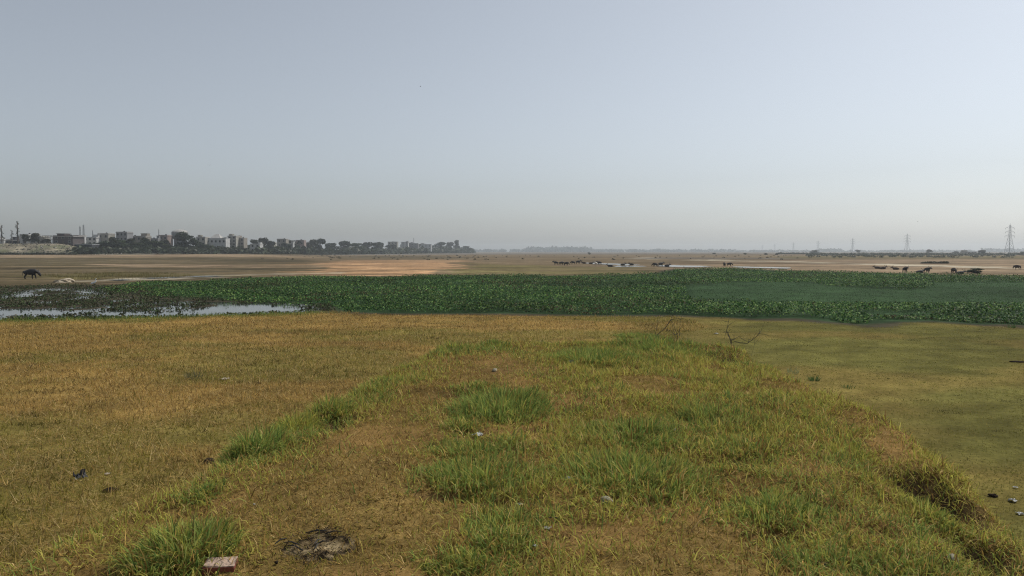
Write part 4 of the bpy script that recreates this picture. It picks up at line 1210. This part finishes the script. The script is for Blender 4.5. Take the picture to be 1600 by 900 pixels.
HERD = [ # px, py foot, pose, colour, heading, label
    (47, 436, "grazing", "k", 8, "lone black buffalo grazing beyond the pond at far left"),
    (869, 414, "standing", "k", 160, "leftmost buffalo of the distant middle herd"),
    (877, 414.2, "grazing", "k", 20, "second buffalo from the left of the middle herd"),
    (884.5, 415, "grazing", "k", -15, "third buffalo from the left of the middle herd"),
    (895.5, 413, "grazing", "k", 185, "fourth buffalo from the left of the middle herd"),
    (903, 412.4, "standing", "k", 10, "fifth buffalo from the left of the middle herd"),
    (913, 412, "lying", "b", 170, "brown lying buffalo left of the pale water channel"),
    (923, 412.4, "lying", "b", 12, "brown lying buffalo nearest the pale cow"),
    (931, 415, "standing", "w", 100, "single pale cow in the middle of the distant herd"),
    (937, 414, "standing", "k", 200, "black buffalo right behind the pale cow"),
    (954, 417, "lying", "k", 165, "buffalo lying nearest the viewer in the middle herd"),
    (973, 414.6, "lying", "k", 10, "left of two buffaloes lying by the water channel"),
    (987, 414.2, "lying", "k", 190, "right of two buffaloes lying by the water channel"),
    (1024, 416.8, "grazing", "k", 170, "left buffalo of the trio by the far pale pool"),
    (1032, 416.6, "standing", "k", 20, "middle buffalo of the trio by the far pale pool"),
    (1042, 416.2, "lying", "k", 5, "right buffalo of the trio, lying by the pale pool"),
    (1132, 416, "standing", "k", 240, "left buffalo of the pair behind the water plants"),
    (1139.5, 416, "grazing", "k", -10, "right buffalo of the pair behind the water plants"),
    (1371.5, 420, "lying", "b", 175, "brown buffalo lying farthest left of the right herd"),
    (1379, 420.6, "lying", "b", 8, "brown buffalo lying second from left of the right herd"),
    (1400, 421.4, "lying", "b", 170, "brown buffalo lying third from left of the right herd"),
    (1414, 426, "standing", "k", 265, "black buffalo standing among plants left in the right herd"),
    (1437, 427, "lying", "k", 15, "black buffalo lying low in front of the right herd"),
    (1448.5, 426.4, "standing", "k", 280, "black buffalo standing in the middle of the right herd"),
    (1489.5, 427.4, "grazing", "b", 262, "brown buffalo standing left of the dark rounded bush"),
    (1500, 428.6, "lying", "k", 5, "buffalo lying between the brown one and the bush"),
    (1590, 421.4, "grazing", "b", 175, "brown buffalo grazing alone at the right edge"),
]
for px, py, pose, cc, hd, lab in HERD:
    k = (pose, cc); p_ = PROTO[k] if k not in used_p else copy_tree(PROTO[k]); used_p.add(k)
    p_.location = on_plain(px, py); p_.rotation_euler = (0, 0, R(hd)); s = random.uniform(.94, 1.05) * (1.0 if px < 100 else .70); p_.scale = (s, s, s)
    tag(p_, lab, "cow" if cc == "w" else "buffalo", "cattle grazing on the plain")

# wading egret
p = on_plain(147, 449); p.z = max(p.z, WATER_Z)
root = empty("egret", p, R(20), 1.15); tag(root, "small white egret standing in the marsh right of the sand heap", "bird")
obj("body", skin_body("body", [(-.10, 0, .40), (.06, 0, .45), (.16, 0, .55), (.12, 0, .68), (.17, 0, .78), (.23, 0, .80), (-.26, 0, .32)], [(0, 1), (1, 2), (2, 3), (3, 4), (4, 5), (0, 6)], [.10, .09, .05, .03, .032, .04, .03], M_white_feather), root)
bm = bmesh.new(); tube(bm, [(.25, 0, .80), (.40, 0, .77)], [.018, .004], 5); obj("beak", bm_mesh("beak", bm, M_beak), root)
for s in (-1, 1):
    bm = bmesh.new(); tube(bm, [(-.02, s * .04, .36), (.01, s * .04, .18), (0, s * .04, -.03)], [.014, .011, .010], 5); obj("leg", bm_mesh("leg", bm, M_dark_feather), root)
for px, py, d, lab in ((327, 258, 130, "tiny dark bird high in the sky at left"), (1434, 346, 170, "tiny dark bird low in the sky between two pylons"), (657, 135, 130, "faint speck of a bird near the top of the sky")):
    p = at_d(px, py, d); root = empty("flying_bird", p, R(random.uniform(0, 360)), .45); tag(root, lab, "bird", "birds in flight")
    obj("body", skin_body("body", [(0, 0, 0), (.16, 0, .02), (.25, 0, .02), (-.18, 0, 0), (-.34, 0, -.01)], [(0, 1), (1, 2), (0, 3), (3, 4)], [(.08, .08), .06, .03, .05, (.09, .01)], M_dark_feather), root)
    for s in (-1, 1):
        bm = bmesh.new(); vs = [bm.verts.new(q) for q in ((.12, s * .05, .03), (-.12, s * .05, .03), (-.10, s * .35, .14), (.10, s * .38, .15), (-.05, s * .72, .06), (.02, s * .74, .07))]
        bm.faces.new((vs[0], vs[1], vs[2], vs[3])); bm.faces.new((vs[3], vs[2], vs[4], vs[5]))
        bmesh.ops.solidify(bm, geom=bm.faces[:], thickness=.015); obj("wing", bm_mesh("wing", bm, M_dark_feather), root)

# ------------------------------------------------------------------ dead branches
def branch(name, base, segs, label, scl=1.0):
    """forking dry twigs; segs: list of polylines in metres from the base"""
    bm = bmesh.new()
    rr = random.Random(len(label))
    for pts, r_ in segs:
        pts = [Vector(q) for q in pts]
        fine = [pts[0]]
        for a_, b_ in zip(pts, pts[1:]):
            m = (a_ + b_) / 2 + Vector((rr.uniform(-1, 1), rr.uniform(-1, 1), rr.uniform(-1, 1))) * (b_ - a_).length * .08
            fine += [m, b_]
        r_ *= .62; k = len(fine); tube(bm, fine, [r_ * (1 - .75 * i / (k - 1)) for i in range(k)], 5)
        for i in range(1, k):
            for _ in range(2):
                d_ = Vector((rr.uniform(-1, 1), rr.uniform(-.6, .6), rr.uniform(-.2, 1))).normalized() * rr.uniform(.12, .35)
                tube(bm, [fine[i], fine[i] + d_ * .5 + Vector((0, 0, .02)), fine[i] + d_], [r_ * .35, r_ * .25, r_ * .1], 4)
    return tag(obj(name, bm_mesh(name, bm, M_twig), loc=base, scale=scl), label, "branch", "dead branches at the mound's far end")
M_twig = plain_mat("dry_twig", (0.055, 0.050, 0.045), scale=20)
M_twig_dark = plain_mat("charred_wood", (0.02, 0.018, 0.017), scale=20)
def back_of_mound(px, py, y):
    q = at_d(px, py, y); return Vector((q.x, y, float(surf_z(np.array([q.x]), np.array([y]))[0])))
b = back_of_mound(1062, 515, 14.2); zt = at_d(1062, 497, 14.2).z - b.z
branch("dead_branch", b, [([(.22, 0, 0), (.08, 0, zt * .55), (-.16, .05, zt)], .020), ([(-.03, .1, 0), (-.02, .05, zt * .65), (-.16, .05, zt * .98)], .016),
    ([(-.16, .05, zt * .98), (-.42, .1, zt * .8), (-.62, .1, zt * .35)], .014), ([(-.10, .05, zt * .45), (-.45, .15, zt * .40), (-.85, .1, zt * .25)], .013), ([(-.62, .1, zt * .2), (-.50, .1, zt * .7), (-.36, .1, zt * 1.02)], .012), ([(.0, 0, zt * .8), (.10, 0, zt * 1.1)], .008)],
    "forked dead branch leaning at the far crest of the mound")
b = back_of_mound(1150, 536, 14.6); zt = at_d(1128, 500, 14.6).z - b.z
b.z = max(b.z, 0.0); k_ = 14.6 / F
branch("dead_branch", b, [([(.05, 0, .10), (-.18, 0, at_d(0, 522, 14.6).z - b.z), (-.27, 0, at_d(0, 512, 14.6).z - b.z), (-.22, 0, at_d(0, 498, 14.6).z - b.z)], .022), ([(.10, 0, .05), (-.1, .1, at_d(0, 528, 14.6).z - b.z), (.35, .1, at_d(0, 533, 14.6).z - b.z), (.6, .1, at_d(0, 522, 14.6).z - b.z), (.72, .1, at_d(0, 514, 14.6).z - b.z)], .020),
    ([(-.15, 0, at_d(0, 527, 14.6).z - b.z), (.1, .1, at_d(0, 522, 14.6).z - b.z), (.4, .1, at_d(0, 531, 14.6).z - b.z)], .013), ([(.0, 0, 0.02), (.3, .2, .4), (.55, .1, at_d(0, 535, 14.6).z - b.z)], .014)],
    "curved dead branch lying right of the mound's far corner", (.72, .72, .97))

# small weeds
def weed(p, h, w, n, cols, label, upright=.5):
    nb = n; a = rng.uniform(0, 6.28, nb); r_ = rng.uniform(0, 1, nb) ** .6
    P = np.stack([np.cos(a) * r_ * w * .4, np.sin(a) * r_ * w * .4, np.zeros(nb)], 1)
    st = blades("weed", P, rng.uniform(.5, 1.1, nb) * h, rng.uniform(.010, .018, nb), a, np.clip(np.abs(rng.normal(upright, .3, nb)), .05, 1.3), pal(cols, nb), seg=2)
    return tag(obj("weed_plant", st, loc=p), label, "weed", "small weeds on the fields")
weed(on_plain(1272, 595), .20, .34, 90, G_DARKGREEN, "dark green weed on the right field beside the mound")
weed(on_mound(1238, 583), .22, .5, 40, [(0.22, 0.25, 0.13)], "pale spindly weed at the mound's right brink", .3)
weed(on_plain(1325, 606), .12, .5, 40, G_DARKGREEN, "sparse low weed on the right field, nearer one", .7)
weed(on_plain(1580, 508 + 4), .2, .5, 60, G_DARKGREEN, "weed at the right edge of the field by the water plants", .4)
weed(on_plain(304, 592), .35, .8, 70, [(0.16, 0.15, 0.09), (0.10, 0.11, 0.05)], "dry grey-green weed standing on the left straw field", .5)
weed(on_mound(845, 535), .14, .5, 90, [(0.24, 0.27, 0.12)], "pale grey-green weed at the far end of the mound", .8)
weed(on_plain(55, 449), .3, 1.2, 60, G_DARKGREEN, "low dark weed near the sand heap", .6)

# ------------------------------------------------------------------ sand heap beyond the pond
def lump(name, r, mat, seed, flat=.6, sub=3, rough=.25):
    bm = bmesh.new(); bmesh.ops.create_icosphere(bm, subdivisions=sub, radius=1)
    rr = np.random.default_rng(seed); off = rr.uniform(0, 50)
    for v in bm.verts:
        n_ = float(vnoise(np.array([v.co.x * 1.7 + off]), np.array([v.co.y * 1.7 + v.co.z * 1.3]), seed)[0]) - .5
        n2 = float(vnoise(np.array([v.co.x * 4 + off]), np.array([v.co.y * 4 + v.co.z * 3.3]), seed + 1)[0]) - .5
        v.co *= 1 + rough * (n_ * 1.6 + n2 * .7)
        v.co.x *= r[0]; v.co.y *= r[1]; v.co.z *= r[2]
    return bm_mesh(name, bm, mat, False)
M_sand = plain_mat("pale_sand", (0.38, 0.32, 0.235), scale=6, var=.2, bump=.5)
p = on_plain(98, 441); tag(obj("sand_heap", lump("sand_heap", (1.0, .8, .40), M_sand, 5, rough=.5), loc=p, rz=.3), "pale sand heap on the grassy strip right of the lone buffalo", "heap")

# ------------------------------------------------------------------ litter and stones on the mound
M_brick = plain_mat("brick_face", (0.20, 0.065, 0.042), scale=30, var=.35, bump=.6)
M_mortar = plain_mat("brick_mortar", (0.40, 0.29, 0.22), scale=40, var=.25, bump=.5)
p = on_mound(345, 888)
root = empty("broken_brick", p + Vector((0, 0, -.008)), R(6)); root.rotation_euler = (R(8), R(2), R(7)); root.scale = (.88, .95, .75); tag(root, "broken red brick with pale mortar top beside the large tuft", "brick")
bm = bmesh.new(); box(bm, -.088, .085, -.05, .05, -.012, .05); bmesh.ops.bevel(bm, geom=bm.edges[:], offset=.006, segments=1)
bmesh.ops.subdivide_edges(bm, edges=bm.edges[:], cuts=2)
for v in bm.verts: v.co += Vector([random.uniform(-.003, .003) for _ in range(3)])
obj("brick_body", bm_mesh("brick_body", bm, M_brick), root)
bm = bmesh.new(); box(bm, -.080, .082, -.042, .046, .051, .059); bmesh.ops.subdivide_edges(bm, edges=bm.edges[:], cuts=4)
for v in bm.verts: v.co += Vector([random.uniform(-.005, .005), random.uniform(-.005, .005), random.uniform(-.002, .003)])
obj("mortar_crust", bm_mesh("mortar_crust", bm, M_mortar), root)

M_plastic = plain_mat("white_plastic", (0.30, 0.30, 0.27), rough=.4, scale=12, var=.15)
M_palestone = plain_mat("pale_stone", (0.27, 0.245, 0.175), scale=25, var=.2, bump=.5)
M_black = plain_mat("black_plastic", (0.012, 0.012, 0.014), rough=.45, scale=15)
M_dung = plain_mat("dung", (0.030, 0.022, 0.016), rough=.95, spec=.03, scale=30, bump=.6)
def crumple(name, w, mat, seed, h=.4):
    rr = random.Random(seed); bm = bmesh.new(); bmesh.ops.create_grid(bm, x_segments=7, y_segments=6, size=.5)
    for v in bm.verts:
        v.co.x += rr.uniform(-.05, .05); v.co.y += rr.uniform(-.05, .05)
        v.co.z = h * (.5 - abs(v.co.x)) * rr.uniform(.3, 1.2) + rr.uniform(-.05, .10)
        v.co *= w
    bmesh.ops.solidify(bm, geom=bm.faces[:], thickness=w * .02)
    return bm_mesh(name, bm, mat)
LIT = [ # name, px, py, builder, label, category, where
    ("plastic_scrap", 746, 682, lambda: crumple("plastic_scrap", .075, M_plastic, 3, .6), "pale plastic scrap left of centre in front of the big dark clump", "litter"),
    ("stone", 948, 786, lambda: lump("stone", (.045, .035, .028), M_palestone, 11), "pale greyish stone lying before the broad arching clump", "stone"),
    ("plastic_scrap", 888, 750, lambda: crumple("plastic_scrap", .045, M_plastic, 5, .4), "small white plastic scrap on the bare track", "litter"),
    ("stone", 1488, 878, lambda: lump("stone", (.032, .028, .026), M_palestone, 17), "rounded pale stone near the bottom right corner", "stone"),
    ("dung_pat", 1283, 886, lambda: lump("dung_pat", (.032, .028, .020), M_dung, 19, rough=.6), "small black dung lump at the bottom right of centre", "dung"),
    ("plastic_scrap", 812, 792, lambda: crumple("plastic_scrap", .03, M_plastic, 7), "tiny white scrap right of the wide green clump", "litter"),
    ("plastic_scrap", 856, 828, lambda: crumple("plastic_scrap", .035, M_plastic, 8, .3), "tiny white sliver right of the centre foreground clump", "litter"),
    ("plastic_scrap", 893, 567, lambda: crumple("plastic_scrap", .10, M_plastic, 9, .7), "whitish plastic scrap caught in the far green band", "litter"),
    ("plastic_scrap", 1053, 673, lambda: crumple("plastic_scrap", .06, M_plastic, 10, .3), "flat white scrap left of the right-hand green clump", "litter"),
    ("plastic_scrap", 836, 857, lambda: crumple("plastic_scrap", .02, M_plastic, 12), "tiniest white scrap beside the small foreground tuft", "litter"),
    ("stone", 432, 883, lambda: lump("stone", (.010, .010, .008), M_dung, 23), "tiny dark pebble right of the broken brick", "stone"),
    ("stone", 397, 791, lambda: lump("stone", (.010, .008, .008), M_palestone, 27), "tiny white pebble on the worn turf above the ash patch", "stone"),
    ("stone", 773, 580, lambda: lump("stone", (.06, .03, .03), M_palestone, 29), "small flat pale stone at the left of the reddish bare patch", "stone"),
]
for nm, px, py, fn, lab, cat in LIT:
    tag(obj(nm, fn(), loc=on_mound(px, py) + Vector((0, 0, .012)), rz=random.uniform(0, 6.28)), lab, cat, "litter and stones on the mound")
def on_surf(px, py):
    z = 0.6
    for _ in range(14):
        q = at(px, py, z); z = .6 * z + .4 * float(surf_z(np.array([q.x]), np.array([q.y]))[0])
    return Vector((q.x, q.y, float(surf_z(np.array([q.x]), np.array([q.y]))[0])))
for nm, px, py, fn, lab, cat in [
    ("plastic_bag", 124, 748, lambda: crumple("plastic_bag", .17, M_black, 31, 1.3), "crumpled black plastic bag on the left straw slope", "bag"),
    ("plastic_scrap", 1582, 784, lambda: crumple("plastic_scrap", .10, M_plastic, 33, .4), "middle white scrap of the three at the right edge", "litter"),
    ("plastic_scrap", 1593, 804, lambda: crumple("plastic_scrap", .085, M_plastic, 35, .4), "lowest white scrap of the three at the right edge", "litter"),
    ("plastic_scrap", 1586, 763, lambda: crumple("plastic_scrap", .06, M_plastic, 37, .3), "highest white scrap of the three at the right edge", "litter"),
    ("plastic_scrap", 1119, 522, lambda: crumple("plastic_scrap", .16, M_plastic, 39, .4), "white scrap between the two dead branches", "litter"),
    ("plastic_scrap", 168, 742, lambda: crumple("plastic_scrap", .08, M_sand, 41, .3), "flat pale scrap right of the black bag", "litter"),
    ("plastic_scrap", 351, 593, lambda: crumple("plastic_scrap", .22, M_sand, 43, .15), "flat tan scrap lying far out on the straw field", "litter"),
    ("dark_stone", 327, 723, lambda: lump("dark_stone", (.10, .08, .07), M_dung, 45), "dark clod left of the nearest left-edge tuft", "stone"),
    ("dung_pat", 172, 768, lambda: lump("dung_pat", (.12, .08, .04), M_dung, 47, rough=.5), "flat dark dung pat below the black bag", "dung"),
    ("dung_pat", 1552, 776, lambda: lump("dung_pat", (.055, .045, .02), M_dung, 49, rough=.5), "dark dung pat on the right field by the scraps", "dung"),
    ("dung_pat", 1590, 566, lambda: lump("dung_pat", (.22, .12, .03), M_dung, 51, rough=.5), "long dark dung streak at the right edge of the field", "dung"),
]:
    tag(obj(nm, fn(), loc=on_surf(px, py) + Vector((0, 0, .02)), rz=random.uniform(0, 6.28)), lab, cat, "litter and dung on the fields")

# burnt patch with ash and charred sticks
p = on_mound(495, 856)
X, Y = scatter(9000, -.32, .32, -.30, .30)
M_ash = ground_mat("ash", (14.0, 50.0), amount=.4, bump=.9, dist=.01)
nr, na = 10, 36; V = []; C = []
for i in range(nr + 1):
    for k in range(na):
        a = 2 * math.pi * k / na; rr_ = i / nr * (1 + .55 * (float(fbm(np.array([math.cos(a) * 2.2 + 5]), np.array([math.sin(a) * 2.2 + 5]), 77, 3)[0]) - .5) * 2)
        x, y = p.x + math.cos(a) * rr_ * .17, p.y + math.sin(a) * rr_ * .19
        V.append((x, y, float(mound_z(np.array([x]), np.array([y]))[0]) + .016 * (1 - (i / nr) ** 4) - .004))
        drk = vnoise(np.array([x * 22.0]), np.array([y * 22.0]), 79)[0] * .8 + (i / nr) * .35 + .3 * max(0, math.sin(a)) * (i / nr)
        C.append(np.array([.24, .185, .105]) if drk < .58 else (np.array([.13, .095, .05]) if drk < .82 else np.array([.030, .022, .015])))
Fc = [[i * na + k, i * na + (k + 1) % na, (i + 1) * na + (k + 1) % na, (i + 1) * na + k] for i in range(nr) for k in range(na)]
root = empty("fire_patch", p); tag(root, "burnt ash patch with charred sticks in the left foreground", "ash patch")
me = np_mesh("ash_bed", np.array(V) - np.array(p)[None], np.array(Fc), M_ash, np.array(C), True); obj("ash_bed", me, root)
for k, (x, y, a, l) in enumerate(((-.10, -.06, 2.6, .12), (-.13, -.02, 2.9, .10), (.0, .02, 1.2, .06), (.03, .01, .4, .07), (-.03, .13, .1, .13), (.06, .12, .3, .09), (-.2, .02, 1.0, .08), (.01, -.03, 1.4, .05))):
    bm = bmesh.new(); z0 = float(mound_z(np.array([p.x + x]), np.array([p.y + y]))[0]) - p.z + .022
    tube(bm, [(x - math.cos(a) * l / 2, y - math.sin(a) * l / 2, z0), (x, y, z0 + .012), (x + math.cos(a) * l / 2, y + math.sin(a) * l / 2, z0 + .004)], [.003, .0045, .002], 5)
    obj("charred_stick", bm_mesh("charred_stick", bm, M_twig_dark if k not in (2, 7) else M_twig), root)
n = 420; a = rng.uniform(0, 6.28, n); rr_ = np.abs(rng.normal(.75, .28, n)); X = p.x + np.cos(a) * rr_ * .17; Y = p.y + np.sin(a) * rr_ * .19 + .03 * np.sin(a)
me = blades("charcoal_bits", np.stack([X - p.x, Y - p.y, mound_z(X, Y) - p.z + .016], 1), rng.uniform(.01, .05, n), rng.uniform(.004, .010, n), rng.uniform(0, 6.28, n), rng.uniform(.6, 1.5, n), pal([(.02, .015, .012), (.03, .024, .018), (.10, .075, .045), (.28, .20, .10)], n), seg=1)
o = obj("charcoal_bits", me, root); o["kind"] = "stuff"
bm = bmesh.new(); q0 = on_mound(855, 812)
tube(bm, [(0, 0, .012), (.05, -.01, .016), (.11, -.03, .010)], [.003, .0035, .002], 5); tag(obj("twig", bm_mesh("twig", bm, M_twig), loc=q0), "thin dark twig right of the centre foreground clump", "twig")

# ------------------------------------------------------------------ the dusty air
m, nt, out = new_mat("haze_air")
pv = nt.nodes.new("ShaderNodeVolumePrincipled")
pv.inputs['Density'].default_value = HAZE
pv.inputs['Density Attribute'].default_value = ""
pv.inputs['Color'].default_value = (0.90, 0.96, 1.0, 1)
pv.inputs['Anisotropy'].default_value = 0.3
nt.links.new(pv.outputs[0], out.inputs['Volume'])
tag(obj("haze", box_mesh("haze", -3700, 3700, -360, 4400, -3.0, 44.0, m)), "pale dusty haze over the whole plain", kind="stuff")
